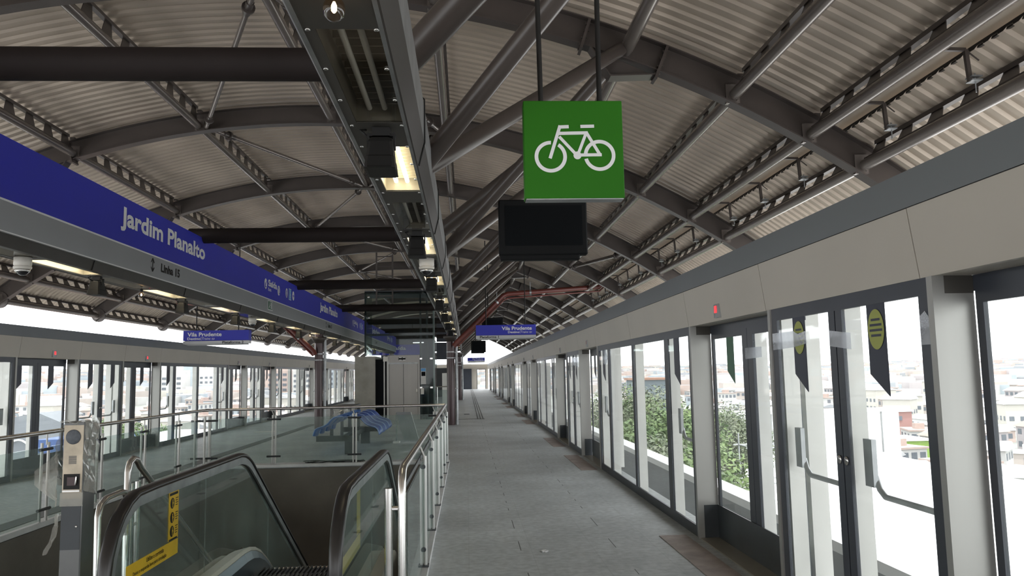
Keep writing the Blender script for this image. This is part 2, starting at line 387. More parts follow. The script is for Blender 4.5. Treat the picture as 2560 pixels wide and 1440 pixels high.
# ================================================================== SETTING
YE=87.0            # far end of the platform
WX0,WX1,WY0,WY1=-5.06,-.42,4.3,15.55     # the escalator well
def setting():
    b=MB()
    for x0,x1,y0,y1 in ((XL-.35,WX0,-26,YE),(WX1,XR+.30,-26,YE),(WX0,WX1,-26,WY0),(WX0,WX1,WY1,YE)):
        b.box(x0,x1,y0,y1,-.30,0)
    tag(b.build('floor',M['floor']),kind='structure')
    # slab edge and walls of the well
    b=MB(); b.box(WX0,WX1,WY1-.02,WY1+.3,-1.85,-.02); tag(b.build('wall_well_back',M['well']),kind='structure')
    b=MB(); b.box(WX0-.25,WX0+.02,WY0,WY1,-5.2,-.02); tag(b.build('wall_well_left',M['well']),kind='structure')
    b=MB(); b.box(WX1-.02,WX1+.25,WY0,WY1,-5.2,-.02); tag(b.build('wall_well_right',M['well']),kind='structure')
    b=MB(); b.box(WX0-.3,WX1+.3,WY1+2.2,WY1+2.5,-5.2,-1.8); tag(b.build('wall_lower_hall',mat('lower_hall_wall',(.27,.21,.15),.8,0,.1,1.)),kind='structure')
    b=MB(); b.box(WX0-.3,WX1+.3,WY0-.3,WY1+2.5,-5.5,-5.2); tag(b.build('floor_lower_hall',M['conc']),kind='structure')
    # kerbs round the well
    b=MB(); b.box(WX1-.07,WX1+.07,4.9,WY1+.06,0,.055)
    tag(b.build('trim_1',M['kerb']),kind='structure')
    b=MB(); b.box(WX0-.09,WX0+.05,WY0,WY1,0,.06); b.box(WX0-.09,WX1-.07,WY1-.06,WY1+.06,0,.05)
    tag(b.build('trim_2',M['kerb']),kind='structure')
    # tactile guide grooves
    b=MB()
    for x in (.40,.50,.60): b.box(x-.018,x+.018,30,84,.001,.006)
    b.box(-.42,.66,29.9,30.05,.001,.005)
    tag(b.build('trim_3',M['groove']),kind='structure')
    b=MB(); b.box(-5.62,-5.36,6,29,.001,.005); tag(b.build('trim_4',M['groove']),kind='structure')
    # headers of the two screen walls
    for side,X,sg in (('right',XR,1),('left',XL,-1)):
        y0=-26.
        pb=[(X,2.14),(X-.046*sg,2.505),(X+.25*sg,2.505),(X+.25*sg,2.14)]
        if sg<0: pb=list(reversed(pb))
        pg=[(X-.046*sg,2.51),(X-.043*sg,2.70),(X+.45*sg,2.70),(X+.45*sg,2.51)]
        if sg<0: pg=list(reversed(pg))
        wall=MB(); wall.prism(pg,'y',y0,YE)
        wo=tag(wall.build('wall_'+side,M['hgrey']),kind='structure')
        hb=MB()
        # panel joints every door module
        seams=[]
        base=(3.90 if sg>0 else 16.65)
        k=-6
        ys=set()
        while k<9:
            for d in (0,2.1,4.25,7.2,10.2): ys.add(round(base+12.42*k+d,3))
            k+=1
        ys=sorted(v for v in ys if y0<v<YE); ys=[y0]+ys+[YE]
        for a,c in zip(ys[:-1],ys[1:]): hb.prism(pb,'y',a+.004,c-.004)
        ho=hb.build('beige_header_panel',M['header'],wo)
        sb=MB(); sb.box(min(X+.03*sg,X+.24*sg),max(X+.03*sg,X+.24*sg),y0,YE,2.15,2.49); sb.build('dark_joint_backing',M['frame'],wo)
        sb=MB(); sb.box(min(X-.03*sg,X+.44*sg),max(X-.03*sg,X+.44*sg),y0,YE,2.503,2.512); sb.build('header_joint_line',M['frame'],wo)
    # end wall: panels and an opening with a glazed door
    b=MB(); b.box(-1.2,2.33,YE,YE+.2,2.17,2.70); b.box(.55,1.12,YE,YE+.2,0,2.17); b.box(2.08,2.33,YE,YE+.2,0,2.17); b.box(-9,-1.2,YE,YE+.2,0,2.7)
    w_=tag(b.build('wall_back',M['header']),kind='structure')
    b=MB(); b.box(-.5,.55,YE-.25,YE+.1,0,2.2); b.build('dark_end_panel',M['frame'],w_)
    d=tag(bpy.data.objects.new('door_1',None),kind='structure'); COL.objects.link(d); d.location=(1.6,YE,0); ORG[d.name]=(1.6,YE,0)
    b=MB(); b.box(1.12,1.17,YE-.02,YE+.06,0,2.17); b.box(2.03,2.08,YE-.02,YE+.06,0,2.17); b.box(1.17,2.03,YE-.02,YE+.06,2.11,2.17); b.build('door_frame',M['frame'],d)
    b=MB(); b.box(1.17,2.03,YE+.01,YE+.022,.02,2.11); b.build('door_pane',M['glass'],d)
    # service room closing the view behind the lift
    b=MB(); b.box(-6.4,-.95,60,60.3,0,2.15); tag(b.build('wall_service_room',mat('dark_service_wall',(.05,.052,.055),.6,0,.2,1.5)),kind='structure')
    b=MB(); b.box(-6.4,-.7,60.05,60.3,2.8,4.07); b.box(-6.4,-.7,60.05,60.3,4.13,4.39); b.box(-6.4,-.7,60.05,60.3,4.46,6.0)
    for xa,xb in ((-6.4,-4.05),(-3.2,-2.5),(-1.1,-.7)): b.box(xa,xb,60.06,60.29,4.07,4.13); b.box(xa,xb,60.06,60.29,4.39,4.46)
    tag(b.build('wall_service_gable',M['frame']),kind='structure')
setting()

# roof sheeting -------------------------------------------------------
def sheet_mesh(name, w0, w1, off, y0, y1, n, step=.20, depth=.034, parent=None):
    ys=[]; ds=[]
    y=y0
    while y<y1:
        for f,d in ((0,0),(.38,0),(.50,1),(.88,1)):
            ys.append(y+f*step); ds.append(d*depth)
        y+=step
    ys.append(y); ds.append(0)
    b=MB(); vs=[]; fs=[]
    for i in range(n+1):
        wd=w0+(w1-w0)*i/n
        for yy,dd in zip(ys,ds):
            p=arcP(wd,off+dd,yy); vs.append(p)
    m=len(ys)
    for i in range(n):
        for j in range(m-1):
            fs.append((i*m+j,i*m+j+1,(i+1)*m+j+1,(i+1)*m+j))
    b.add(vs,fs)
    # upper skin a little above gives the sheet its thickness
    vs2=[arcP(w0+(w1-w0)*i/n,off+depth+.05,yy) for i in range(n+1) for yy in (y0,y)]
    fs2=[(i*2,(i+1)*2,(i+1)*2+1,i*2+1) for i in range(n)]
    b.add(vs2,fs2)
    return b.build(name,M['sheet'],parent)
RY0,RY1=-26.0,86.0
c=sheet_mesh('ceiling',-7.1,7.1,.50,RY0,RY1,34); tag(c,kind='structure')
c=sheet_mesh('roof_edge_sheeting_right',7.28,8.36,.45,RY0,RY1,6); tag(c,kind='structure')
c=sheet_mesh('roof_edge_sheeting_left',-8.52,-7.28,.45,RY0,RY1,6); tag(c,kind='structure')
for sg,nm in ((1,'right'),(-1,'left')):
    b=MB(); n=6; pts=[(6.93+.10*i,.575+.012*i) for i in range(n+1)]
    for (wa,oa),(wb,ob) in zip(pts[:-1],pts[1:]):
        A=arcP(wa*sg,oa,RY0); B=arcP(wb*sg,ob,RY0); C_=arcP(wb*sg,ob,RY1); D=arcP(wa*sg,oa,RY1)
        b.add([A,B,C_,D],[(0,1,2,3)],0,True)
    tag(b.build('roof_vent_flashing_'+nm,M['tin']),kind='structure')
    b=MB()   # rubber closure strip under the jagged start of the outer sheet
    A=arcP(7.29*sg,.495)
    b.bar((A.x,RY0,A.z),(A.x,RY1,A.z),.03,.05); tag(b.build('roof_closure_strip_'+nm,M['rubber']),kind='structure')

# arched ribs ---------------------------------------------------------
NB=16
def make_arch():
    t=thing('roof_rib','','roof rib',(XC,0,0))
    b=MB(); n=56; ws=[-8.35+16.7*i/n for i in range(n+1)]
    def strip(o0,o1,y0,y1):
        vs=[]; fs=[]
        for wd in ws:
            vs += [arcP(wd,o0,y0),arcP(wd,o0,y1),arcP(wd,o1,y1),arcP(wd,o1,y0)]
        for i in range(n):
            a=i*4; c=a+4
            for j in range(4): fs.append((a+j,a+(j+1)%4,c+(j+1)%4,c+j))
        fs.append((0,1,2,3)); fs.append((n*4+3,n*4+2,n*4+1,n*4))
        b.add(vs,fs)
    strip(.014,.33,-.006,.006); strip(0,.014,-.09,.09); strip(.33,.345,-.09,.09)
    b.build('i_section',M['steel'],t)
    for sg in (1,-1):
        b=MB()
        # haunched node with end plates
        prof=[]
        A=arcP(4.30*sg,.02); B=arcP(5.12*sg,.0)
        pr=[(A.x,A.z),(B.x,B.z-.05),(arcP(4.55*sg).x,B.z-.07),]
        if sg<0: pr=pr[::-1]
        b.prism([(p[0],p[1]) for p in pr],'y',-.012,.012)
        b.bar((arcP(4.55*sg).x,0,B.z-.075),(B.x,0,B.z-.055),.20,.016)
        b.bar((arcP(4.55*sg).x,0,B.z-.075),(A.x,0,A.z),.20,.016)
        for wd,o0 in ((4.22,-.06),(5.14,-.10)):
            P=arcP(wd*sg,o0); Q=arcP(wd*sg,.33); d=(Q-P).normalized()
            b.bar(P,Q,.24,.035,0,(1,0,0))
            for i in range(4):
                for yy in (-.08,.08):
                    c=P+(Q-P)*(.15+.23*i)+V((0,yy,0)); b.bar(c+V((-.035,0,0)),c+V((.035,0,0)),.022,.022)
        b.build('node_plate',M['steel'],t)
        b=MB(); P=arcP(8.22*sg,.10)
        b.lathe((P.x,-.03,P.z),[(.02,-.0),(.20,0),(.20,.06),(.02,.06)],20,0,'y',False)
        b.build('end_gusset',M['steel'],t)
    return t
arch0=make_arch()
for k in range(0,NB+1):
    o=arch0 if k==0 else dup(arch0,(XC,0,0))
    o.location=(XC,arch_y(k),0)
    o['label']='curved brown steel roof rib spanning the platform, %s from the front'%(ORD[k] if k else 'nearest')
    o['group']='curved roof ribs'
# (first rib: mesh was modelled at y=0)

# castellated purlins between the ribs --------------------------------
def make_purlin(wd, L):
    P=arcP(wd,.10); t=thing('roof_purlin','','roof purlin',(P.x,0,P.z))
    b=MB(); b.tube([(P.x,.10,P.z),(P.x,L-.10,P.z)],.070,14)
    for y in (.02,L-.02):
        b.obox((P.x,y,P.z+.03),(.085,0,0),(0,.012,0),(0,0,.12))
        for dx in (-.055,.055): b.bar((P.x+dx,y-.03,P.z-.05),(P.x+dx,y+.03,P.z-.05),.022,.022)
    b.build('bottom_tube',M['tube'],t)
    Q=arcP(wd,.44); b=MB(); up=(Q-P); n=8; pit=(L-.5)/n
    side=V((up.z,0,-up.x)).normalized()*.005
    for i in range(n+1):
        y0=.25+pit*i-.5*pit
        a=max(.12,y0+.02); c=min(L-.12,y0+pit*.66)
        if c-a<.1: continue
        q=[V((P.x,a,P.z)),V((P.x,c,P.z)),V((Q.x,min(L-.08,c+pit*.12),Q.z)),V((Q.x,min(L-.1,a+pit*.42),Q.z))]
        vs=[p+side for p in q]+[p-side for p in q]
        b.add(vs,[(0,1,2,3),(7,6,5,4),(0,4,5,1),(1,5,6,2),(2,6,7,3),(3,7,4,0)])
    b.bar(P+V((0,.1,.055)),V((P.x,L-.1,P.z+.055)),.012,.07)
    b.build('castellated_web',M['steel'],t)
    b=MB(); b.bar(V((Q.x,.08,Q.z)),V((Q.x,L-.08,Q.z)),.075,.05); b.build('top_angle',M['steel'],t)
    return t
PUR=[(3.25-XC,'upper right'),(6.94,'middle right'),(7.57,'lower right'),(2.42,'right of the ridge'),(.35,'ridge'),(-2.0,'left of the ridge'),(-4.17,'upper left above the fascia'),(-7.57,'low left'),(-8.24,'left eaves'),(8.24,'right eaves')]
LASTP={'upper right':16,'middle right':16,'lower right':16,'right of the ridge':6,'ridge':8,'left of the ridge':9,'upper left above the fascia':10,'low left':9,'left eaves':12}
for wd,nm in PUR:
    if nm=='right eaves': continue
    p0=make_purlin(wd,BAY)
    first=0 if not nm in ('low left','left eaves') else 2
    base=p0.location.copy()
    for k in range(first,LASTP[nm]):
        o=p0 if k==first else dup(p0,base)
        o.location=(base.x,arch_y(k),base.z)
        o['label']='castellated brown purlin in the %s line, %s bay from the front'%(nm,ORD[k])
        o['group']='purlins in the %s line'%nm
# plain longitudinal pipes tying the rib nodes, right side
J=V((2.00,0,5.60))
b=MB(); b.tube([(J.x,.0,J.z),(J.x,BAY,J.z)],.085,14); pj=b.build('tie_pipe',M['tube'],None,(J.x,0,J.z))
for k in range(0,NB):
    o=pj if k==0 else dup(pj,(0,0,0)); o.location=(J.x,arch_y(k),J.z)
    tag(o,'plain brown pipe tying right-hand rib nodes together, %s bay from the front'%ORD[k],'pipe','pipes tying the rib nodes')
# V struts from the right channel up to the rib nodes
NX=V((-.40,0,3.42))
for side,nm in ((1,'far'),(-1,'near')):
    b=MB(); A=NX; B=V((J.x-.06,side*BAY/2-side*.10,J.z-.02)); b.tube([A,A+(B-A)*.97,B],[.084,.084,.07],16)
    s0=b.build('roof_strut',M['steel'],None,tuple(A))
    for k in range(0,NB):
        o=s0 if k==0 else dup(s0,(0,0,0)); o.location=(A.x,arch_y(k)+BAY/2,A.z)
        tag(o,'thick brown V-strut leaning to the %s rib, %s pair along the channel'%(nm,ORD[k]),'strut','V-struts rising from the channel')
# cross beams between the two channels
b=MB(); b.tube([(-.50,0,4.265),(-4.95,0,4.265)],.136,24)
cb=b.build('cross_beam',M['beamdark'],None,(-2.72,0,4.265))
for k in range(0,7):
    o=cb if k==0 else dup(cb,(0,0,0)); o.location=(-2.72,6.38+8.0*k,4.265)
    tag(o,'dark round steel cross beam joining both channels, %s from the front'%ORD[k],'beam','cross beams between the channels')
# thick raking struts from the beam ends
b=MB(); A=V((-.50,0,4.265)); B=V((1.80,-2.75,5.50)); b.tube([A,A+(B-A)*.96,B],[.132,.132,.10],20)
s0=b.build('raking_strut',M['steel'],None,tuple(A))
for k in range(0,7):
    o=s0 if k==0 else dup(s0,(0,0,0)); o.location=(A.x,6.38+8.0*k,A.z)
    tag(o,'extra thick brown raking strut rising from a cross beam end, %s from the front'%ORD[k],'strut','thick raking struts')
# roof-plane bracing rods with ring couplers
def rod(a, c, lab, r=.040):
    t=thing('bracing_rod',lab,'bracing rod',tuple(a),'roof bracing rods')
    a=V(a); c=V(c); b=MB(); b.tube([a,c],r,10); b.build('rod',M['tube'],t)
    d=(c-a).normalized()
    for f in (.10,.90):
        p=a+(c-a)*f; b=MB(); b.tube([p-d*.02,p+d*.02],r+.045,14); b.tube([p-d*.16,p+d*.16],r+.012,10); b.build('ring_coupler',M['steel'],t)
def AP(wd,k,o=.06): return arcP(wd,o,arch_y(k))
for k,(a,c) in enumerate(((.30,-1.9),(-1.85,.30),(.30,-1.9),(-1.85,.30),(.3,-1.9),(-1.85,.3))):
    rod(AP(a,k+1),AP(c,k+2),'thin round bracing rod left of the roof ridge, %s bay from the front'%ORD[k+1])
for k,(a,c) in enumerate(((.42,2.35),(2.35,.42),(.42,2.35))):
    rod(AP(a,k+1),AP(c,k+2),'thin round bracing rod right of the roof ridge, %s bay from the front'%ORD[k+1])
rod(AP(6.05,4,.05),AP(6.7,3,.05),'stout bracing pipe under right-hand roof slope, just above the near black screen',.05)
# hangers with clip lamps in the ventilation slot, right side
def hanger():
    A=arcP(6.94,.14); t=thing('vent_hanger','','hanger bracket',tuple(A))
    B=arcP(7.18,.30); b=MB(); b.bar(A,B,.03,.03); b.build('arm',M['steel'],t)
    D=B+V((.02,0,-.30)); b=MB(); b.bar(B,D,.035,.035,0,(1,0,0)); b.bar(B,B+V((.12,0,-.10)),.01,.01); b.build('drop_post',M['steel'],t)
    b=MB()
    for dz in (0,.035): b.box(D.x-.01,D.x+.09,-.05,.05,D.z+dz,D.z+dz+.012)
    b.tube([(D.x+.05,0,D.z-.10),(D.x+.05,0,D.z+.08)],.006,6); b.build('clip_plate',M['galv'],t)
    return t
h0=hanger(); base=h0.location.copy(); n=0
for k in range(0,5):
    for f in (.22,.5,.78):
        o=h0 if n==0 else dup(h0,base); o.location=(base.x,arch_y(k)+BAY*f,base.z)
        o['label']='dark hanger bracket with clip plates in right roof slot, %s from the front'%ORD[n]; o['group']='hanger brackets in the roof slot'; n+=1
# ================================================================== CHANNELS with lights
ZS=3.11
def channel(name, lab, x_in, x_out, lip, y0, y1, lit, unlit, lx0, lx1, seams, body='galv'):
    """galvanised trough: x_in is the side with the raised lip"""
    sg=1 if x_in>x_out else -1
    t=thing(name,lab,'lighting channel',((x_in+x_out)/2,y0,ZS))
    b=MB()
    prof=[(x_in-.04*sg,ZS),(x_in,ZS+.16),(x_in,ZS+.45),(x_in-.05*sg,ZS+.50),(x_out+.03*sg,ZS+.50),(x_out,ZS+.46),(x_out,ZS+.03),(x_out+.02*sg,ZS),
          (x_out+.04*sg,ZS),(x_out+.04*sg,ZS+.44),(x_in-.07*sg,ZS+.44),(x_in-.07*sg,ZS)]
    if sg<0: prof=prof[::-1]
    ys=[y0]+seams+[y1]
    for a,c in zip(ys[:-1],ys[1:]): b.prism(prof,'y',a+.003,c-.003)
    b.build('trough',M[body],t)
    b=MB(); q=[(x_in-.04*sg,ZS-.003),(x_in+.004*sg,ZS+.16),(x_in-.004*sg,ZS+.165),(x_in-.05*sg,ZS)]; b.prism(q if sg>0 else q[::-1],'y',y0,y1); b.build('shade_painted_lower_side',M['strip'],t)  # thin plate over the lip; its dark colour paints the weaker light there
    b=MB()
    for s in seams:
        p=[(q[0],s,q[1]) for q in prof[:8]]; p=[(a[0]*1.0+(.008 if a[0]>(x_in+x_out)/2 else -.008),a[1],a[2]+(-.006 if a[2]<ZS+.2 else .006)) for a in p]
        b.tube(p,.006,6)
    each(b,'strap_cable',M['black'],t)
    # soffit plates round the light openings
    b=MB(); xa,xb=sorted((x_out+.03*sg,x_in-.05*sg)); op=sorted(lit+unlit); y=y0
    b.box(xa,lx0,y0,y1,ZS+.004,ZS+.014); b.box(lx1,xb,y0,y1,ZS+.004,ZS+.014)
    for a,c in op:
        b.box(lx0,lx1,y,a,ZS+.004,ZS+.014); y=c
    b.box(lx0,lx1,y,y1,ZS+.004,ZS+.014)
    b.build('soffit_plate',M['soffit'],t)
    b=MB()
    yy=max(y0,2.2)+.1
    while yy<(min(y1,9) if x_in>-2 else 0):
        for x in (xa+.03,xb-.03): b.lathe((x,yy,ZS-.004),[(.004,0),(.011,.002),(.012,.010)],10)
        yy+=.42
    each(b,'screw',M['chrome'],t)
    return t
def lights(spans, unl, lx0, lx1, where, gname):
    def panel(on, L):
        t=thing('fluorescent_fixture','','light fixture',(0,0,ZS))
        b=MB(); z1=ZS+.15; i=.0
        b.box(lx0,lx1,0,L,z1,z1+.01); b.box(lx0-.006,lx0,0,L,ZS+.016,z1); b.box(lx1,lx1+.006,0,L,ZS+.016,z1)
        b.box(lx0,lx1,-.006,0,ZS+.016,z1); b.box(lx0,lx1,L,L+.006,ZS+.016,z1)
        # ribbed reflector
        n=14
        for q in range(n): 
            y=L*(q+.5)/n; b.box(lx0+.02,lx1-.02,y-.004,y+.004,z1-.05,z1)
        b.build('reflector',M['trough'] if on else M['trough_off'],t)
        b=MB()
        for f in (.30,.62):
            x=lx0+(lx1-lx0)*f; b.tube([(x,.05,ZS+.075),(x,L-.05,ZS+.075)],.016,10)
        each(b,'fluorescent_tube',M['lamp'] if on else M['lampoff'],t)
        b=MB(); b.box(lx0,lx1,0,L,ZS+.006,ZS+.012); b.build('cover_glass',M['cover'],t)
        return t
    for on,sp,adj in ((True,spans,'lit'),(False,unl,'unlit')):
        if not sp: continue
        L=sp[0][1]-sp[0][0]; p=panel(on,L); base=p.location.copy()
        for i,(a,c) in enumerate(sp):
            o=p if i==0 else dup(p,base); o.location=(0,a,ZS)
            o['label']='%s fluorescent panel under the %s channel, %s %s one from the front'%(adj,where,ORD[i],adj); o['group']='%s panels under the %s channel'%(adj,gname)
# right channel, overhead
PR=3.31
RL=[(4.83+PR*k,4.83+PR*k+1.22) for k in range(-1,13)]; RU=[(3.14+PR*k,3.14+PR*k+1.22) for k in range(0,13)]
RC=channel('lighting_channel','long galvanised lighting channel overhead just left of the camera, ending at near column row',-.27,-.69,.16,.2,50,RL,RU,-.60,-.335,[2.6+2.65*k for k in range(18)])
lights([a for a in RL if a[0]>3],RU,-.60,-.335,'right overhead','right overhead')
# left channel behind the blue fascia
LL=[(9.42+3.32*k,9.42+3.32*k+1.45) for k in range(-1,12)]
LU=[(9.42+3.32*k-1.62,9.42+3.32*k-.17) for k in range(0,12)]
LC=channel('lighting_channel','long galvanised lighting channel behind the blue station fascia',-4.74,-5.24,.16,5.,53,LL,LU,-5.14,-4.88,[7+3.32*k for k in range(14)],'strip')  # trough colour darkened to paint the shade on its underside
lights(LL,LU,-5.14,-4.88,'left','left')
# horn speakers
def speaker(x, where, ys, gname):
    t=thing('horn_speaker','','speaker',(x,0,ZS))
    b=MB(); b.box(x-.05,x+.05,-.04,.04,ZS-.05,ZS); b.box(x-.080,x-.068,-.03,.03,ZS-.12,ZS-.03); b.box(x+.068,x+.080,-.03,.03,ZS-.12,ZS-.03); b.box(x-.08,x+.08,-.03,.03,ZS-.05,ZS-.035)
    b.build('yoke_bracket',M['black'],t)
    b=MB()
    def rg(hx,hy,z,c): return [(x-hx+c,-hy,z),(x+hx-c,-hy,z),(x+hx,-hy+c,z),(x+hx,hy-c,z),(x+hx-c,hy,z),(x-hx+c,hy,z),(x-hx,hy-c,z),(x-hx,-hy+c,z)]
    rs=[rg(.062,.075,ZS-.07,.02),rg(.068,.085,ZS-.095,.015),rg(.075,.105,ZS-.18,.015),rg(.079,.11,ZS-.188,.015),rg(.085,.125,ZS-.245,.015),rg(.087,.13,ZS-.255,.02),rg(.075,.11,ZS-.258,.02)]
    v=[p for r in rs for p in r]; f=[tuple(range(8)),tuple(reversed(range(48,56)))]
    for q in range(6):
        for i in range(8): f.append((q*8+i,q*8+8+i,q*8+8+(i+1)%8,q*8+(i+1)%8))
    b.add(v,f); b.build('horn_body',M['black'],t)
    b=MB(); b.tube([(x-.07,0,ZS-.06),(x-.10,-.02,ZS-.03),(x-.12,-.01,ZS-.01),(x-.09,.02,ZS)],.006,6); b.build('speaker_cable',M['black'],t)
    for i,y in enumerate(ys):
        o=t if i==0 else dup(t,(x,y,ZS)); o.location=(x,y,ZS)
        o['label']='black horn speaker hanging under the %s channel, %s from the front'%(where,ORD[i]); o['group']='horn speakers under the %s channel'%gname
speaker(-.47,'right overhead',[4.46+PR*k for k in range(0,12)],'right overhead')
speaker(-5.0,'left',[10.98+3.25*k for k in range(0,11)],'left')
def dome(x,y,lab):
    t=thing('dome_camera',lab,'security camera',(x,y,ZS),'dome cameras')
    b=MB(); b.lathe((x,y,ZS),[(.092,0),(.092,-.085),(.086,-.092),(.086,-.098),(.094,-.102),(.094,-.125),(.080,-.135)],28); b.build('housing',M['ivory'],t)
    b=MB(); b.lathe((x,y,ZS-.135),[(.070*cos(radians(a)),-.070*sin(radians(a))) for a in (0,15,30,45,60,75,88)],24); b.build('dome',M['lens'],t)
    b=MB(); b.lathe((x,y,ZS-.135),[(.079,0),(.079,-.02),(.073,-.03),(.071,-.03)],24); b.build('trim_ring',M['chrome'],t)
dome(-.47,9.63,'white dome security camera under the right overhead channel')
dome(-5.02,9.20,'white dome security camera under the left channel near the picture edge')
dome(-5.02,18.9,'white dome security camera under left channel, beyond the hanging platform 2 sign')
def bulb(x,y,z,lab):
    t=thing('light_bulb',lab,'light bulb',(x,y,z+.1),'bare warm bulbs')
    b=MB(); b.lathe((x,y,z),[(.002,-.045),(.020,-.040),(.036,-.025),(.043,0),(.038,.022),(.022,.045),(.018,.06)],20); b.build('glass_globe',M['bulbglass'],t)
    b=MB(); b.lathe((x,y,z),[(.004,-.012),(.010,-.004),(.010,.016),(.004,.03)],10); b.build('filament',M['fil'],t)
    b=MB(); b.lathe((x,y,z),[(.019,.055),(.021,.06),(.021,.095),(.012,.10)],14); b.tube([(x,y,z+.1),(x,y,ZS)],.005,6); b.build('socket',M['black'],t)
bulb(-.467,2.80,3.035,'glowing bare bulb under the right overhead channel at the top picture edge')
bulb(-5.0,12.45,3.0,'glowing bare bulb under the left channel, the nearer one')
bulb(-5.0,25.7,3.0,'glowing bare bulb under the left channel beside the left column')
bulb(-.47,24.5,3.0,'glowing bare bulb far along the right overhead channel')

# ------------------------------------------------------------------ blue fascia with lettering
XF=-4.70
def fascia():
    t=thing('station_name_fascia','long blue and grey station name fascia reading Jardim Planalto, running along left channel','sign',(XF,5,3.25))
    b=MB(); b.box(XF-.035,XF,5,53.4,3.575,4.22); b.build('blue_band',M['blue'],t)
    b=MB(); b.box(XF-.035,XF,5,53.4,3.245,3.555); b.build('grey_band',M['sgrey'],t)
    b=MB(); b.box(XF-.03,XF+.004,5,53.4,3.555,3.575); b.box(XF-.03,XF+.004,5,53.4,3.233,3.245); b.build('white_edge_strip',M['white'],t)
    U=(0,1,0); W=(1,0,0)
    def L(n,tx,y,z,w,h,m,b=.0,sh=0): return lettering(n,tx,(XF,y,z),U,W,w,h,m,t,b,sh)
    yy=[10.94,25.75,40.0]
    for i,y in enumerate(yy):
        L('lettering','Jardim Planalto',y,3.745,3.5,.345,M['white'],.032)
        L('lettering','Linha 15',y+1.47,3.355,.80,.135,M['black'],.035)
        f=Flat((XF,y+1.14,3.42),U,W,.004)
        for s in (1,-1):
            f.stroke((0,0),(0,s*.08),.022); f.stroke((0,s*.10),(-.06,s*.035),.022); f.stroke((0,s*.10),(.06,s*.035),.022)
        f.b.build('line_symbol',M['black'],t)
    for i,y in enumerate([18.66,33.1,47.5]):
        L('lettering','Saída',y+.38,3.87,.88,.165,M['white'],.03)
        L('lettering','Exit',y+.38,3.76,.30,.075,M['white'],.02)
        f=Flat((XF,y+.14,3.90),U,W,.004); f.disc((0,0),.125)
        f.disc((1.30,-.03),.125); f.disc((2.18,0.0),.125); f.disc((2.98,0.0),.125); f.b.build('pictogram_disc',M['white'],t)
        f=Flat((XF,y+.14,3.90),U,W,.008)
        f.stroke((.06,.07),(-.05,-.06),.032,0); f.stroke((-.06,-.075),(-.06,.02),.03); f.stroke((-.06,-.07),(.045,-.07),.03)
        f.stroke((1.27,.05),(1.33,-.10),.035); f.stroke((1.24,.02),(1.27,.05),.03); f.stroke((1.33,-.10),(1.38,-.10),.03)
        f.ring((2.18,0),.05,.07); f.stroke((2.18,-.08),(2.18,.08),.02); f.stroke((2.12,-.085),(2.24,-.085),.02)
        f.stroke((2.90,0),(3.06,0),.028); f.stroke((3.06,0),(3.00,.055),.026); f.stroke((3.06,0),(3.00,-.055),.026)
        f.b.build('pictogram',M['blue'],t)
        f=Flat((XF,y+2.72,3.90),U,W,.004); f.poly([(-.15,-.15),(.15,-.15),(.15,.15),(-.15,.15)]); f.b.build('lift_pictogram_edge',M['white'],t)
        f=Flat((XF,y+2.72,3.90),U,W,.006); f.poly([(-.14,-.135),(.14,-.135),(.14,.135),(-.14,.135)]); f.b.build('lift_pictogram',M['ltblue'],t)
        f=Flat((XF,y+2.72,3.90),U,W,.008); f.disc((-.01,.085),.022); f.stroke((-.01,.06),(-.01,-.01),.03); f.ring((0,-.045),.045,.06,150,400); f.stroke((-.01,-.01),(.06,-.01),.02); f.stroke((.06,-.01),(.08,-.08),.02); f.b.build('lift_pictogram_figure',M['white'],t)
    # emergency exit plate
    f=Flat((XF,19.25,3.42),U,W,.004); f.poly([(-.24,-.115),(.24,-.115),(.24,.115),(-.24,.115)]); f.b.build('exit_plate_border',M['white'],t)
    f=Flat((XF,19.25,3.42),U,W,.006); f.poly([(-.21,-.095),(.21,-.095),(.21,.095),(-.21,.095)]); f.b.build('exit_plate',M['exitg'],t)
    f=Flat((XF,19.25,3.42),U,W,.008); f.disc((-.05,.055),.025); f.stroke((-.05,.03),(-.07,-.02),.04); f.stroke((-.07,-.02),(-.14,-.06),.025); f.stroke((-.07,-.02),(-.02,-.07),.025); f.stroke((-.05,.02),(.01,0),.02)
    f.poly([(.05,-.08),(.15,-.08),(.15,.08),(.05,.08)]); f.b.build('exit_plate_figure',M['white'],t)
fascia()

# ------------------------------------------------------------------ columns
def column(x,y,lab,top=3.09):
    t=thing('station_column',lab,'column',(x,y,0),'round steel columns')
    b=MB(); b.tube([(x,y,0),(x,y,top)],.136,28); b.build('shaft',M['maroon'],t)
    b=MB()
    for z in (2.42,2.22): b.tube([(x,y,z),(x,y,z+.035)],.143,28)
    each(b,'clamp_band',M['galv'],t)
    b=MB(); b.tube([(x+.19,y+.02,0),(x+.19,y+.02,3.02)],.05,14)
    for z in (2.40,2.22,1.2): b.box(x+.10,x+.25,y-.03,y+.07,z,z+.025)
    b.build('downpipe',M['galv'],t)
    b=MB(); b.lathe((x,y,top-.30),[(.137,0),(.20,.10),(.24,.12),(.24,.20)],24); b.build('capital',M['steel'],t)
column(-.53,26.9,'dark red round column of the right row beside the walkway, the nearer one')
column(-.45,52.0,'dark red round column of the right row, the farther thinner-looking one')
column(-4.86,26.5,'dark red round column under the left fascia')
column(-4.86,51.9,'dark red round column far along left channel beyond the lift')
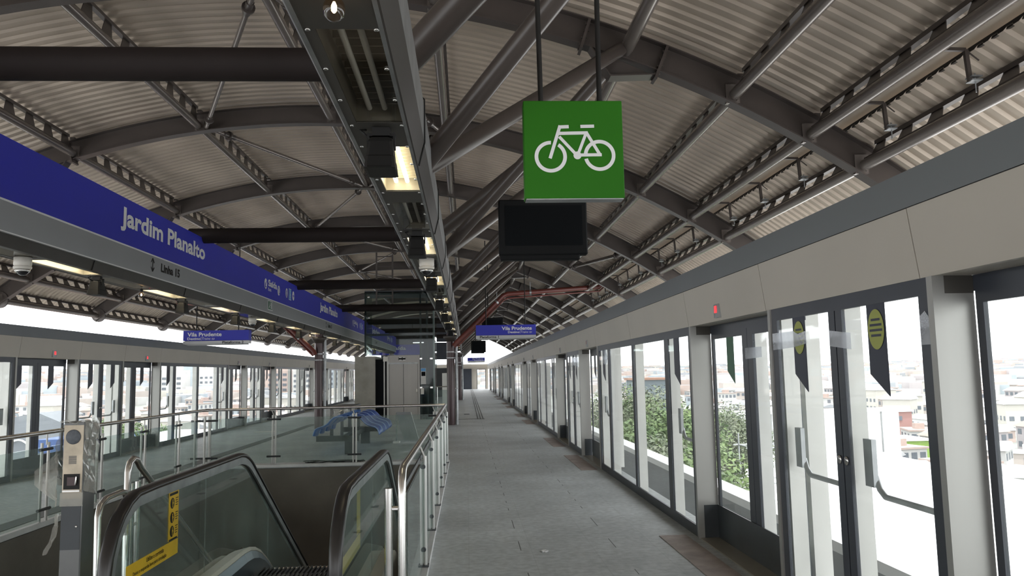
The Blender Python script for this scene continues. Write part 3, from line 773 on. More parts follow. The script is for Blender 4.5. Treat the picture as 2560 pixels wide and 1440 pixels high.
def fire_pipe(y,sg,lab,x0):
    t=thing('drain_pipe',lab,'pipe',(x0,y,2.75))
    P=[(x0,y-.25,2.40),(x0-.05,y-.25,2.52),(-6.5,y-.25,4.0),(-6.75,y-.25,4.1),(-9.4,y-.25,4.3),(-9.6,y-.25,4.45)] if sg<0 else [(x0,y-.25,2.62),(x0+.12*sg,y-.25,2.76),(x0+(1.28-x0 if sg>0 else -1.55),y-.25,4.30),(x0+(1.42-x0 if sg>0 else -1.7),y-.25,4.36),(x0+(4.55-x0 if sg>0 else -4.8),y-.25,4.56),(x0+(4.72-x0 if sg>0 else -5.0),y-.25,4.70),(x0+(4.80-x0 if sg>0 else -5.05),y-.25,4.95)]
    b=MB(); b.tube(P,.085,16); b.build('main_pipe',M['red'],t)
    b=MB(); b.tube([(p[0]+.01,p[1]-.05,p[2]-.15) for p in P[1:-1]],.028,10); b.build('thin_pipe',M['red'],t)
    for f,i in ((.25,3),(.92,3),(.86,1)) if sg>0 else ((.3,1),(.8,1)):
        A=V(P[i]); B=V(P[i+1]); c=A+(B-A)*f; d=(B-A).normalized()
        b=MB(); b.tube([c-d*.03,c+d*.03],.098,14); b.bar(c,c+V((0,0,.35)),.02,.02,0,(1,0,0)); b.build('pipe_clamp',M['galv'],t)
fire_pipe(26.9,1,'red drain pipe rising from right column and crossing under the roof slope',-.42)
fire_pipe(26.5,-1,'red drain pipe rising from left column to the left eaves',-4.95)

# ------------------------------------------------------------------ hanging signs and screens
def green_sign():
    t=thing('bicycle_sign','square green hanging sign with a white bicycle symbol','sign',(.66,4.6,2.73))
    b=MB(); b.cbox(.362,.962,4.6,4.70,2.728,3.328,.004); b.build('sign_box',M['gsign'],t)
    b=MB(); b.box(.37,.955,4.605,4.695,2.722,2.73); b.build('underside_frame',M['galv'],t)
    b=MB()
    for x0,x1 in ((.452,.474),(.838,.834)): b.tube([(x0+.006,4.65,4.9),(x1,4.65,3.32)],.016,10)
    each(b,'hanging_rod',M['black'],t)
    k=.6/845.
    f=Flat((.362,4.6,2.728),(1,0,0),(0,-1,0),.003)
    def q(x,y): return ((x-65)*k*.995+.0, (882-y)*k)
    def S(a,c,wd): f.stroke(q(*a),q(*c),wd*k)
    A,B=q(290,525),q(708,515)
    f.ring(A,106*k,137*k,82,360+60-0,0,0,60) if False else None
    f.ring(A,106*k,137*k,88,360+57,0,0,60)
    f.ring(B,104*k,135*k,-166,113,0,0,60); f.ring(B,104*k,135*k,120,176,0,0,20)
    S((284,540),(376,255),28); S((364,268),(450,265),29); S((352,324),(612,319),28); S((366,352),(508,508),26); S((600,315),(526,500),25)
    S((600,318),(714,515),27); S((512,512),(726,510),27); S((550,264),(668,261),28); f.disc(q(518,515),34*k)
    f.b.build('bicycle_symbol',M['white'],t)
green_sign()
def screen(x0,x1,y,z0,z1,lab,top):
    t=thing('hanging_screen',lab,'screen',((x0+x1)/2,y,z0))
    b=MB(); b.cbox(x0,x1,y,y+.12,z0+.05,z1,.012); b.build('screen_housing',M['housing'],t)
    b=MB(); b.box(x0+.06,x1-.05,y-.004,y+.002,z0+.14,z1-.06); b.build('screen_face',M['blacks'],t)
    b=MB(); b.cbox(x0+.01,x1-.08,y+.005,y+.11,z0,z0+.055,.01); b.build('lower_bezel',M['housing'],t)
    b=MB()
    x=(x0+x1)/2-.15; b.tube([(x,y+.07,top),(x,y+.07,z1-.02)],.02,8)
    each(b,'hanging_rod',M['black'],t)
screen(.334,1.204,7.6,2.79,3.388,'large black switched-off screen hanging just below and behind the green bicycle sign',4.28)
screen(.56,1.30,27.6,2.95,3.62,'black screen hanging behind the right-hand blue platform 1 sign',6.)
screen(.25,.99,40,2.70,3.34,'small black far screen hanging beyond platform 1 sign',5.8)
def dest_sign(x0,x1,y,z0,z1,plat,left,lab,top):
    t=thing('destination_sign',lab,'sign',((x0+x1)/2,y,z0)); d=.26; h=z1-z0; zm=z0+h*.30
    b=MB(); b.box(x0,x1,y,y+d,zm,z1); b.build('blue_box',M['blue'],t)
    b=MB(); b.box(x0,x1,y,y+d,z0+.03,zm-.008); b.add([(x0+.01,y,z0+.03),(x1-.01,y,z0+.03),(x1-.05,y+d,z0),(x0+.05,y+d,z0)],[(0,1,2,3)]); b.build('white_lower_band',M['sband'],t)
    b=MB()
    for x in (x0+.30,x1-.30): b.tube([(x,y+.12,top),(x,y+.12,z1-.01)],.014,8)
    each(b,'hanging_rod',M['black'],t)
    U=(1,0,0); W=(0,-1,0); wd=.88
    ox=(x0+.11) if left else (x1-.12-wd)
    lettering('lettering','Vila Prudente',(ox,y,z1-.155),U,W,wd,.105,M['white'],t,.025)
    o2=ox if left else ox+wd-.70
    lettering('lettering','Destino',(o2,y,z1-.245),U,W,.335,.065,M['white'],t,.02)
    lettering('lettering','|',(o2+.35,y,z1-.255),U,W,.008,.085,M['white'],t)
    lettering('lettering','Trains to',(o2+.375,y,z1-.245),U,W,.325,.065,M['white'],t,.0,.25)
    pw=.55; px=(x1-.13-pw) if left else x0+.11
    lettering('lettering','Plataforma '+plat,(px,y,zm-.085),U,W,pw,.068,M['black'],t,.02)
dest_sign(.29,2.04,23,2.67,3.09,'1',False,'blue hanging sign reading Vila Prudente with platform 1 strip, over the walkway',5.6)
dest_sign(-7.41,-5.72,21.2,2.58,2.96,'2',True,'blue hanging sign reading Vila Prudente with platform 2 strip, at the left',5.2)
dest_sign(.09,1.44,62,2.55,2.92,'1',False,'tiny far blue destination sign at the end of the walkway',5.6)
def exit_sign():
    t=thing('exit_sign','blue hanging Saída exit sign above the lift, behind fascia end','sign',(-4.8,53.6,3.03))
    b=MB(); b.box(-6.5,-3.13,53.6,53.75,3.03,3.72); b.build('blue_box',M['blue'],t)
    b=MB()
    for x in (-6.0,-3.6): b.tube([(x,53.67,5.5),(x,53.67,3.7)],.02,8)
    each(b,'hanging_rod',M['black'],t)
    U=(1,0,0); W=(0,-1,0)
    lettering('lettering','Saída',(-4.98,53.6,3.36),U,W,.92,.24,M['white'],t,.02)
    lettering('lettering','Exit',(-4.98,53.6,3.21),U,W,.30,.10,M['white'],t,.01)
    f=Flat((-5.75,53.6,3.36),U,W,.004); f.disc((0,0),.15); f.b.build('pictogram_disc',M['white'],t)
    f=Flat((-5.4,53.6,3.36),U,W,.004); f.poly([(-.15,-.13),(.15,-.13),(.15,.13),(-.15,.13)]); f.b.build('lift_pictogram',M['ltblue'],t)
    f=Flat((-5.75,53.6,3.36),U,W,.008); f.poly([(-.06,-.06),(.06,-.06),(.06,.06),(-.06,.06)]); f.b.build('pictogram',M['blue'],t)
exit_sign()
# ladder frame standing on a cross beam
t=thing('ladder_frame','narrow brown steel ladder frame standing on a cross beam above the lift','ladder',(-3.1,30.4,4.42))
b=MB()
for x in (-3.40,-2.79): b.box(x-.03,x+.03,30.32,30.38,4.40,6.62)
each(b,'side_rail',M['steel'],t)
b=MB()
for i in range(6): b.box(-3.37,-2.82,30.34,30.36,4.70+.38*i,4.74+.38*i)
b.box(-3.43,-2.76,30.31,30.39,6.62,6.68); each(b,'rung',M['steel'],t)
# ================================================================== PLATFORM SCREENS
def mirror(sg, X):
    """returns f(d) : distance outwards from the screen front -> x"""
    return lambda d: X+sg*d
def bx(b, F, d0,d1,y0,y1,z0,z1,m=0):
    x0,x1=sorted((F(d0),F(d1))); b.box(x0,x1,y0,y1,z0,z1,m)
def blade(F, d, y0, y1, z1, zb, zt, sg, matl, parent, name='down_arrow_sticker'):
    b=MB(); x=F(d); q=[(x,y0,z1),(x,y1,z1),(x,y1,zb),(x,y0,zt)]
    b.add(q+[(F(d+.003),p[1],p[2]) for p in q],[(0,1,2,3),(7,6,5,4)]); return b.build(name,matl,parent)
def leafpane(F, d, y0,y1,z0,z1,parent,par_name='glass_pane'):
    b=MB(); bx(b,F,d,d+.012,y0,y1,z0,z1); return b.build(par_name,M['glass'],parent)
def short_screen(F, sg, y0, L, oval=False, first=False):
    t=thing('glazed_screen','','glazed screen',(F(0),y0,0))
    y1=y0+L; ym=y0+L/2
    b=MB(); bx(b,F,.0,.022,y0+.05,y1-.05,2.05,2.139); bx(b,F,.0,.022,y0+.05,y1-.05,0,.11)
    for a,c in ((y0+.05,y0+.15),(ym-.09,ym-.006),(ym+.006,ym+.09),(y1-.15,y1-.05)): bx(b,F,.0,.022,a,c,.11,2.05)
    b.build('dark_frame',M['frame'],t)
    for a,c in ((y0,y0+.05),(y1-.05,y1)):
        b=MB(); bx(b,F,-.012,.05,a,c,0,2.139); b.build('steel_end_post',M['alu'],t)
    for a in (y0+.0,y1-.012):
        b=MB(); bx(b,F,.05,.20,a,a+.012,.33,2.05); b.build('steel_side_panel',M['alu'],t)
        b=MB(); bx(b,F,.05,.20,a-.001,a+.013,0,.33); b.build('dark_side_base',M['kick'],t); b=MB(); bx(b,F,.05,.20,a-.001,a+.013,2.05,2.139); b.build('dark_side_head',M['soffit'],t)
    for a,c in ((y0+.15,ym-.09),(ym+.09,y1-.15)): leafpane(F,.006,a,c,.11,2.05,t)
    for y in (y0+.11,ym,y1-.11):
        b=MB(); bx(b,F,.035,.15,y-.04,y+.04,.0,2.12); b.build('pale_fin',M['fin'],t)
    for i,(a,c) in enumerate(((y0+.49,y0+.69),(y1-.63,y1-.43))):
        o=blade(F,.0025,a,c,2.05,1.652,1.527,sg,M['blade'],t) if True else None
        if oval:
            f=Flat((F(.0015),(a+c)/2,1.905),(0,-sg,0),(-sg,0,0),.002); f.disc((0,0),.088,0,0,32,.115); ov=f.b.build('yellow_oval_notice',M['ovaly'],t)
            f=Flat((F(.0005),(a+c)/2,1.905),(0,-sg,0),(-sg,0,0),.002)
            for z,wd in ((.055,.05),(.025,.065),(-.005,.07),(-.035,.055)): f.poly([(-wd,z-.007),(wd,z-.007),(wd,z+.007),(-wd,z+.007)])
            f.b.build('notice_text_lines',M['blade'],t)
    # crash bars with their lock plates
    for a,c,py in ((y0+.10,ym-.10,ym-.17),(ym+.10,y1-.10,y1-.25)):
        b=MB(); x=F(.10); b.tube([(x,a,.935),(x,py-.12,.935),(x,py-.06,.97),(x,py-.02,1.04)],.018,10); b.build('crash_bar',M['galv'],t)
        b=MB(); bx(b,F,.07,.10,py-.05,py+.05,.98,1.26); b.build('lock_plate',M['galv'],t)
    b=MB()
    for y in (ym-.045,ym+.045): b.lathe((F(0),y,1.12),[(.028,-.004*sg if sg>0 else .004),(.026,-.008*sg)],14,0,'x')
    each(b,'lock_cylinder',M['chrome'],t)
    return t
def long_screen(F, sg, y0, L):
    t=thing('glazed_screen','','glazed screen',(F(0),y0,0)); y1=y0+L
    st=[(y0+.05,y0+.14),(y0+1.0,y0+1.17),(y0+2.91,y0+2.955),(y0+2.975,y0+3.02),(y1-1.17,y1-1.0),(y1-.14,y1-.05)]
    b=MB(); bx(b,F,.0,.022,y0+.05,y1-.05,2.05,2.139); bx(b,F,.0,.022,y0+.05,y1-.05,0,.11)
    for a,c in st: bx(b,F,.0,.022,a,c,.11,2.05)
    b.build('dark_frame',M['frame'],t)
    for a,c in ((y0,y0+.05),(y1-.05,y1)):
        b=MB(); bx(b,F,-.012,.05,a,c,0,2.139); b.build('steel_end_post',M['alu'],t)
    for a in (y0+.0,y1-.012):
        b=MB(); bx(b,F,.05,.20,a,a+.012,.33,2.05); b.build('steel_side_panel',M['alu'],t)
        b=MB(); bx(b,F,.05,.20,a-.001,a+.013,0,.33); b.build('dark_side_base',M['kick'],t); b=MB(); bx(b,F,.05,.20,a-.001,a+.013,2.05,2.139); b.build('dark_side_head',M['soffit'],t)
    for (a,c),(d,e) in zip(st[:-1],st[1:]):
        if d-c>.1: leafpane(F,.006,c,d,.11,2.05,t)
    for y in (y0+.10,y0+1.12,y0+2.965,y1-1.05,y1-.10):
        b=MB(); bx(b,F,.035,.15,y-.045,y+.045,.0,2.12); b.build('pale_fin',M['fin'],t)
    for a,c in ((y0+.51,y0+.74),(y1-.74,y1-.51)): blade(F,.0025,a,c,2.05,1.652,1.527,sg,M['blade'],t)
    for a,c,py in ((y0+.14,y0+1.0,y0+.86),(y1-1.0,y1-.14,y1-.26)):
        b=MB(); x=F(.10); b.tube([(x,a,.935),(x,py-.12,.935),(x,py-.06,.97),(x,py-.02,1.04)],.018,10); b.build('crash_bar',M['galv'],t)
        b=MB(); bx(b,F,.07,.10,py-.05,py+.05,.98,1.26); b.build('lock_plate',M['galv'],t)
    return t
def slide_door(F, sg, y0, L, bm):
    t=thing('platform_gate','','platform door',(F(.2),y0,0)); y1=y0+L; ym=y0+L/2; D=.20
    b=MB(); bx(b,F,D,D+.09,y0,y1,2.06,2.139); b.build('dark_top_rail',M['frame'],t)
    b=MB(); bx(b,F,D-.012,D-.002,y0+.012,y1-.012,0,.335); b.build('kick_panel',M['kick'],t)
    b=MB(); bx(b,F,.0,D-.01,y0+.012,y1-.012,.001,.010); b.build('sill_plate',M['deck'],t)
    for i,(a,c) in enumerate(((y0+.01,ym-.004),(ym+.004,y1-.01))):
        b=MB(); wa,wc=(.055,.13) if i==0 else (.13,.055)
        bx(b,F,D,D+.024,a,a+wa,.0,2.06); bx(b,F,D,D+.024,c-wc,c,.0,2.06); bx(b,F,D,D+.024,a+wa,c-wc,0,.20); bx(b,F,D,D+.024,a+wa,c-wc,2.0,2.06)
        lf=b.build('door_leaf',M['frame'],t)
        leafpane(F,D+.008,a+wa,c-wc,.20,2.0,lf)
        p=(a+.33,a+.53) if i==0 else (c-.66,c-.46)
        blade(F,D+.0045,p[0],p[1],2.0,1.675,1.555,sg,bm,lf)
    for y in (y0+.16,ym+.20 if sg>0 else ym+.20):
        b=MB(); bx(b,F,D+.10,D+.24,y-.05,y+.05,0,2.12); b.build('pale_fin',M['fin'],t)
    # small maroon handle plate on the meeting stile side
    b=MB(); bx(b,F,D+.098,D+.102,ym+.17,ym+.23,1.02,1.30); b.build('release_handle',M['maroon'],t)
    return t
def place(proto, ys, labf, group):
    base=proto.location.copy()
    for i,y in enumerate(ys):
        o=proto if i==0 else dup(proto,base); o.location=(base.x,y,0); o['label']=labf(i); o['group']=group
PER=12.42
def screens(side, sg, X, s0, ns, l0, nl, g0, ng):
    F=mirror(sg,X); wn='right-hand' if sg>0 else 'left-hand'
    if sg>0:
        t=short_screen(F,sg,3.78,2.17,True); tag(t,'nearest short glazed emergency screen, yellow ovals on its dark stickers, right-hand side','glazed screen','short right-hand glazed screens')
        t=slide_door(F,sg,5.95,2.11,M['bladeg']); tag(t,'sliding glass platform door with green arrow stickers, right-hand side','platform door','right-hand platform doors')
        t=slide_door(F,sg,1.60,2.18,M['blade']); tag(t,'sliding glass platform door cut by the right edge of the picture','platform door','right-hand platform doors')
    sh=[s0+PER*k for k in range(ns)]; lo=[l0+PER*k for k in range(nl)]; ga=g0[:ng]
    place(short_screen(F,sg,sh[0],2.17),sh,lambda i:'short glazed emergency screen with two leaves, %s plain one along the %s platform edge'%(ORD[i],wn),'short %s glazed screens'%wn)
    place(long_screen(F,sg,lo[0],5.93),lo,lambda i:'long four-pane glazed fixed screen, %s along the %s platform edge'%(ORD[i],wn),'long %s glazed screens'%wn)
    place(slide_door(F,sg,ga[0],2.13,M['blade']),ga,lambda i:'sliding glass platform door with navy arrow stickers, %s along the %s edge'%(ORD[i],wn),'%s platform doors'%wn)
gr=[]
for k in range(0,6): gr += [13.99+PER*k+.0, 18.38+PER*k]
screens('right',1,XR,16.20,6,8.06,6,sorted(gr),11)
gl=[14.39,18.73,26.82,31.15,39.23,43.57,51.65]
screens('left',-1,XL,16.55,4,8.45,4,gl,len(gl))
# red door indicators on the headers
def indicator(x,y,sg,lit,lab,g):
    t=thing('door_indicator',lab,'indicator light',(x,y,2.22),g)
    b=MB(); xx=sorted((x-.012*sg,x+.06*sg)); b.box(xx[0],xx[1],y-.065,y+.065,2.165,2.29); b.build('housing',M['galv'],t)
    b=MB(); xx=sorted((x-.016*sg,x-.010*sg)); b.box(xx[0],xx[1],y-.022,y+.038,2.21,2.275); b.build('red_lens',M['redled'] if lit else M['reddim'],t)
ry=[7.13]+[v+1.06 for v in sorted(gr)[:9]]
for i,y in enumerate(ry): indicator(2.31,y,1,i==0,'small %s door indicator on the right-hand beige header, %s from the front'%('glowing red' if i==0 else 'dull red',ORD[i]),'right-hand door indicators')
for i,y in enumerate([15.6,20.0]+[v+1.06 for v in gl if v>26][:5]): indicator(-7.85,y,-1,i<2,'small %s door indicator on the left-hand beige header, %s from the front'%('glowing red' if i<2 else 'dull red',ORD[i]),'left-hand door indicators')
# tactile tiles in front of the doors
for i,y in enumerate([5.65]+[v-.2 for v in sorted(gr)[:8]]):
    b=MB(); b.box(1.955,2.235,y,y+2.6 if i==0 else y+2.5,.0,.006)
    tag(b.build('tactile_strip',M['tactile'],None,(2.1,y,0)),'red brown tactile tile strip on floor before right-hand platform doors, %s from the front'%ORD[i],'tactile tile','tactile strips before the right-hand doors')
# torn protective film left on the near glass
def film(x,pts,lab):
    b=MB(); n=len(pts); b.add([(x,p[0],p[1]) for p in pts]+[(x+.002,p[0],p[1]) for p in pts],[tuple(range(n)),tuple(reversed(range(n,2*n)))]); tag(b.build('film_remnant',M['film'],None,(x,pts[0][0],pts[0][1])),lab,'plastic film','torn film remnants')
film(2.322,[(5.88,1.83),(5.88,1.955),(5.50,1.955),(5.42,1.93),(5.30,1.945),(5.28,1.86),(5.5,1.84)],'torn whitish film band on the near emergency screen, beside the green-stickered door')
film(2.322,[(4.95,1.83),(4.95,1.93),(4.66,1.90),(4.66,1.80)],'torn whitish film band across meeting stiles of near emergency screen')
film(2.322,[(3.93,1.80),(3.93,1.94),(3.87,1.97),(3.83,1.93),(3.83,1.80)],'small torn film scrap on the nearest post of near emergency screen')
film(2.512,[(7.02,1.78),(7.02,1.88),(6.62,1.88),(6.62,1.79)],'torn whitish film band on the door with green arrow stickers')
film(2.322,[(13.4,1.82),(13.4,2.03),(13.1,2.06),(12.95,1.9),(13.1,1.8)],'loose film scrap high on the nearest long right-hand screen')
film(2.322,[(17.5,1.80),(17.5,2.0),(16.5,2.0),(16.5,1.78),(17.0,1.84)],'wide whitish film band on the second short right-hand screen')
# ================================================================== BALUSTRADES round the well
def post_pair(b, x,y,dx,dy,z1=.98,r=.017):
    b.tube([(x-dx,y-dy,0.0),(x-dx,y-dy,z1)],r,10); b.tube([(x+dx,y+dy,0.0),(x+dx,y+dy,z1)],r,10)
def clamp(b, x,y,ax,L=.085,zs=(.20,.90)):
    for z in zs:
        d=V((1,0,0)) if ax=='x' else V((0,1,0)); c=V((x,y,z)); b.tube([c-d*L,c+d*L],.018,10)
HR=1.10
def bal_right():
    t=thing('glass_balustrade','stainless and glass balustrade along right side of escalator well, beside walkway','balustrade',(WX1,10,0),'balustrades round the well')
    b=MB(); x=-.42
    b.tube([(x,5.15,.0),(x,5.15,.93),(x,5.165,1.02),(x,5.21,1.08),(x,5.30,HR),(x,15.62,HR)],.026,14); b.build('handrail',M['chrome'],t)
    ys=[7.07,8.66,10.25,11.85,13.45,15.05]
    for y in ys:
        b=MB(); b.tube([(x+.045,y,.06),(x+.045,y,.99)],.016,12); b.build('post',M['post'],t); b=MB(); b.tube([(x+.045,y,.97),(x,y,HR-.02)],.010,8); b.build('rail_stem',M['postd'],t)
        b=MB(); b.box(x-.02,x+.075,y-.05,y+.05,.055,.068); b.build('foot_plate',M['kick'],t)
        b=MB(); clamp(b,x+.035,y,'y',.05); each(b,'glass_clamp',M['kick'],t)
    es=[5.20]+ys+[15.55]
    for a,c in zip(es[:-1],es[1:]):
        b=MB(); b.box(x+.020,x+.030,a+.02,c-.02,.10,.94); b.build('glass_pane',M['glassg'],t)
        b=MB(); p=V((x,a+.05,.99)); b.bar((x,a+.03,.965),(x,c-.03,.965),.012,.035); b.build('under_rail',M['kick'],t)
    # separate end post with bracket
    b=MB(); b.tube([(-.505,5.16,0),(-.505,5.16,.985)],.026,14); b.tube([(-.505,5.16,.86),(x,5.16,.86)],.014,8); b.build('end_post',M['chrome'],t)
bal_right()
def bal_back():
    t=thing('glass_balustrade','stainless and glass balustrade across far end of the escalator well, before blue seats','balustrade',(-2.7,15.6,0),'balustrades round the well')
    y=15.60; b=MB(); b.tube([(-.42,y,HR),(-5.0,y,HR)],.026,12); b.build('handrail',M['chrome'],t)
    xs=[-5.22+.0,-3.70,-2.17,-.62]
    for x in xs[1:]:
        b=MB(); post_pair(b,x,y,.028,0); each(b,'post',M['postd'],t); b=MB(); b.tube([(x,y,.95),(x-.05,y,HR-.02)],.010,8); b.build('rail_stem',M['postd'],t)
        b=MB(); clamp(b,x,y-.02,'x',.13); each(b,'glass_clamp',M['beam'],t)
    es=[-5.0]+xs[1:]+[-.45]
    for a,c in zip(es[:-1],es[1:]):
        if c-a<.3: continue
        b=MB(); b.box(a+.05,c-.05,y-.026,y-.014,.08,.93); b.build('glass_pane',M['glassg'],t)
bal_back()
def bal_left():
    t=thing('glass_balustrade','stainless and glass balustrade along left side of the well, in front of left platform','balustrade',(WX0,10,0),'balustrades round the well')
    x=-5.03; b=MB(); b.tube([(x,4.4,HR),(x,14.9,HR),(x+.03,15.4,HR),(x+.2,15.60,HR)],.026,12); b.build('handrail',M['chrome'],t)
    ys=[5.5,6.97,8.42,9.88,11.30,12.77,14.25]
    for y in ys:
        b=MB(); post_pair(b,x,y,0,.075); each(b,'post',M['postd'],t); b=MB(); b.tube([(x,y+.03,.95),(x,y+.03,HR-.02)],.010,8); b.build('rail_stem',M['postd'],t)
        b=MB(); clamp(b,x+.01,y,'y',.14); each(b,'glass_clamp',M['beam'],t)
    es=[4.4]+ys+[15.3]
    for a,c in zip(es[:-1],es[1:]):
        b=MB(); b.box(x+.014,x+.026,a+.10,c-.10,.08,.93); b.build('glass_pane',M['glassg'],t)
    b=MB(); post_pair(b,-5.05,15.45,.09,.0,.99,.022); b.tube([(-4.90,15.56,0),(-4.90,15.56,.98)],.03,12); each(b,'corner_post',M['postd'],t)
    b=MB(); clamp(b,-4.98,15.5,'x',.25); each(b,'glass_clamp',M['beam'],t)
bal_left()

# ================================================================== ESCALATOR
EK=7.75; SL=math.tan(radians(30.5))
def zinc(y, z0): return z0 if y<=EK else z0-(y-EK)*SL
def rail_path(off=0.):
    """handrail centre line, (y,z); off shrinks it inwards"""
    zt=.985-off; yn=5.33; rr=.485-off; P=[]
    zc=zt-rr
    for a in (-70,-55,-40,-25,-10,5,20,35,50,65,80): P.append((yn+.02-rr*cos(radians(a)),zc+rr*sin(radians(a))))
    P.append((yn+.25,zt))
    yk=7.78
    P.append((yk-.35,zt))
    # rounded shoulder down to the slope
    R=.9; th=radians(30.5); s0=yk-.25
    for i in range(0,8):
        a=th*i/7; P.append((s0+R*sin(a), zt-R*(1-cos(a))))
    y,z=P[-1]; P.append((y+6.2,z-6.2*SL))
    return P
def escalator():
    t=thing('escalator','escalator with black rubber handrails and glass sides descending away from the viewer','escalator',(-1.45,5,0))
    for x,sg,nm in ((-2.12,1,'left'),(-.79,-1,'right')):
        P=rail_path(); b=MB(); n=len(P)
        # black handrail : rounded C profile swept along the path
        prof=[(-.040,-.012),(-.042,.004),(-.034,.018),(-.016,.025),(.016,.025),(.034,.018),(.042,.004),(.040,-.012),(.022,-.018),(-.022,-.018)]
        vs=[]; fs=[]; m=len(prof)
        for i,(y,z) in enumerate(P):
            a=V(P[max(0,i-1)]); c=V(P[min(n-1,i+1)]); d=(c-a).normalized(); nr=V((-d.y,d.x))
            for px,pn in prof: vs.append((x+px,y+nr.x*pn,z+nr.y*pn))
        for i in range(n-1):
            for j in range(m): fs.append((i*m+j,i*m+(j+1)%m,(i+1)*m+(j+1)%m,(i+1)*m+j))
        fs.append(tuple(range(m))); fs.append(tuple(reversed(range((n-1)*m,n*m))))
        b.add(vs,fs,0,True); b.build('rubber_handrail',M['rubber'],t)
        # aluminium guide profile under it
        def band(o0,o1,hw,name,ml):
            A=rail_path(o0); B=rail_path(o1); b=MB(); vs=[]; fs=[]
            for (ya,za),(yb,zb) in zip(A,B): vs += [(x-hw,ya,za),(x+hw,ya,za),(x+hw,yb,zb),(x-hw,yb,zb)]
            for i in range(len(A)-1):
                for j in range(4): fs.append((i*4+j,i*4+(j+1)%4,i*4+4+(j+1)%4,i*4+4+j))
            b.add(vs,fs,0,False); return b.build(name,ml,t)
        band(.016,.078,.031,'guide_profile',M['galv'])
        band(.078,.086,.010,'glass_gasket',M['rubber'])
        # glass panels : polygons between profile and deck
        A=rail_path(.080)
        def ztop(y):
            for (ya,za),(yb,zb) in zip(A[5:-1],A[6:]):
                if ya<=y<=yb: return za+(zb-za)*(y-ya)/(yb-ya+1e-9)
            return A[-1][1]
        cuts=[None,6.665,8.72,10.9,13.6]
        for i in range(len(cuts)-1):
            a,c=cuts[i],cuts[i+1]
            if a is None:
                top=[p for p in A if p[0]<c-.01]; y0=top[0][0]
                pts=top+[(c-.004,ztop(c-.004))]+[(c-.004,.13),(top[0][0],.13)]
            else:
                yy=[a+.004]+[p[0] for p in A if a+.02<p[0]<c-.02 and p[1]>-9 and p[0]>6]+[c-.004]
                pts=[(y,ztop(y)) for y in yy]+[(y,zinc(y,.13)) for y in reversed(sorted(set([a+.004,min(max(EK,a+.004),c-.004),c-.004])))]
            b=MB(); q=[(x-.005,p[0],p[1]) for p in pts]; r=[(x+.005,p[0],p[1]) for p in pts]; k=len(q)
            b.add(q+r,[tuple(range(k)),tuple(reversed(range(k,2*k)))]+[(j,k+j,k+(j+1)%k,(j+1)%k) for j in range(k)])
            b.build('glass_panel',M['glassg'],t)
        # inner deck, sloped skirt and step side
        xi=x+sg*.145; b=MB(); vs=[]; fs=[]
        ys=[4.75,4.95,5.2,EK-.5,EK-.3,EK-.1,EK+.1,EK+.35,13.6]
        def zs(y,z0):
            u=(y-(EK-.5))
            if u<=0: return z0
            if u<.85: return z0-SL*u*u/1.7
            return z0-SL*(u-.425)
        for y in ys: vs += [(x+sg*.02,y,zs(y,.17)),(xi,y,zs(y,.20)),(xi+sg*.015,y,zs(y,.17)),(xi+sg*.015,y,zs(y,.05)),(x+sg*.02,y,zs(y,.05))]
        m=5
        for i in range(len(ys)-1):
            for j in range(m): fs.append((i*m+j,i*m+(j+1)%m,(i+1)*m+(j+1)%m,(i+1)*m+j))
        b.add(vs,fs); b.build('inner_deck',M['deck'],t)
        b=MB(); vs=[]; fs=[]; x2=xi+sg*.015
        for y in ys: vs += [(x2,y,zs(y,.165)),(x2+sg*.03,y,zs(y,.10)),(x2+sg*.03,y,zs(y,-.30)),(x2,y,zs(y,-.30))]
        for i in range(len(ys)-1):
            for j in range(4): fs.append((i*4+j,i*4+(j+1)%4,i*4+4+(j+1)%4,i*4+4+j))
        b.add(vs,fs); b.build('skirt_panel',M['skirt'],t)
        # outer cladding of the truss
        b=MB(); vs=[]; fs=[]; xo=x-sg*.10
        for y in ys: vs += [(xo,y,zs(y,.13)),(x,y,zs(y,.13)),(x,y,zs(y,-1.0)),(xo,y,zs(y,-1.0))]
        for i in range(len(ys)-1):
            for j in range(4): fs.append((i*4+j,i*4+(j+1)%4,i*4+4+(j+1)%4,i*4+4+j))
        b.add(vs,fs); b.build('outer_cladding',M['deck'],t)
        # newel base plate
        b=MB(); b.box(x-.06,x+.06,5.0,5.5,.0,.14); b.build('newel_base',M['deck'],t)
    b=MB(); b.box(-1.93,-.98,4.4,5.6,-.05,.004); b.build('landing_plate',M['alu'],t)
    # steps, nosing marked yellow
    xs=(-1.90,-1.01); n=18
    for i in range(n):
        y=5.6+.40*i; z=0.0 if y<EK-.6 else -max(0,(y-(EK-.6)))*SL
        z=round(z/.2)*.2 if False else z
        b=MB(); b.box(xs[0],xs[1],y,y+.398,z-.22,z-.02)
        for q in range(22): b.box(xs[0]+.02+q*.039,xs[0]+.035+q*.039,y,y+.398,z-.02,z)
        b.build('step',M['kick'],t)
    # yellow notices on the inner face of the left glass
    x=-2.112; U=(0,1,0); W=(1,0,0)
    f=Flat((x,5.15,.45),U,W,.001); f.poly([(0.0,0),(.885,0),(.885,.105),(0,.105)]); f.poly([(.69,.112),(.882,.112),(.882,.45),(.69,.45)]); f.b.build('yellow_notice',M['yellow'],t)
    f=Flat((x,5.15,.45),U,W,.003); f.poly([(.70,.425),(.86,.425),(.86,.443),(.70,.443)]); f.poly([(.70,.112),(.86,.112),(.86,.124),(.70,.124)])
    for z in (.37,.27,.175):
        f.disc((.755,z),.038,0,0,24,.038)
        for q in range(4): f.poly([(.815,z+.025-q*.016),(.865-.01*(q%2),z+.025-q*.016),(.865-.01*(q%2),z+.031-q*.016),(.815,z+.031-q*.016)])
    f.b.build('notice_pictogram',M['black'],t)
    f=Flat((x,5.15,.45),U,W,.005)
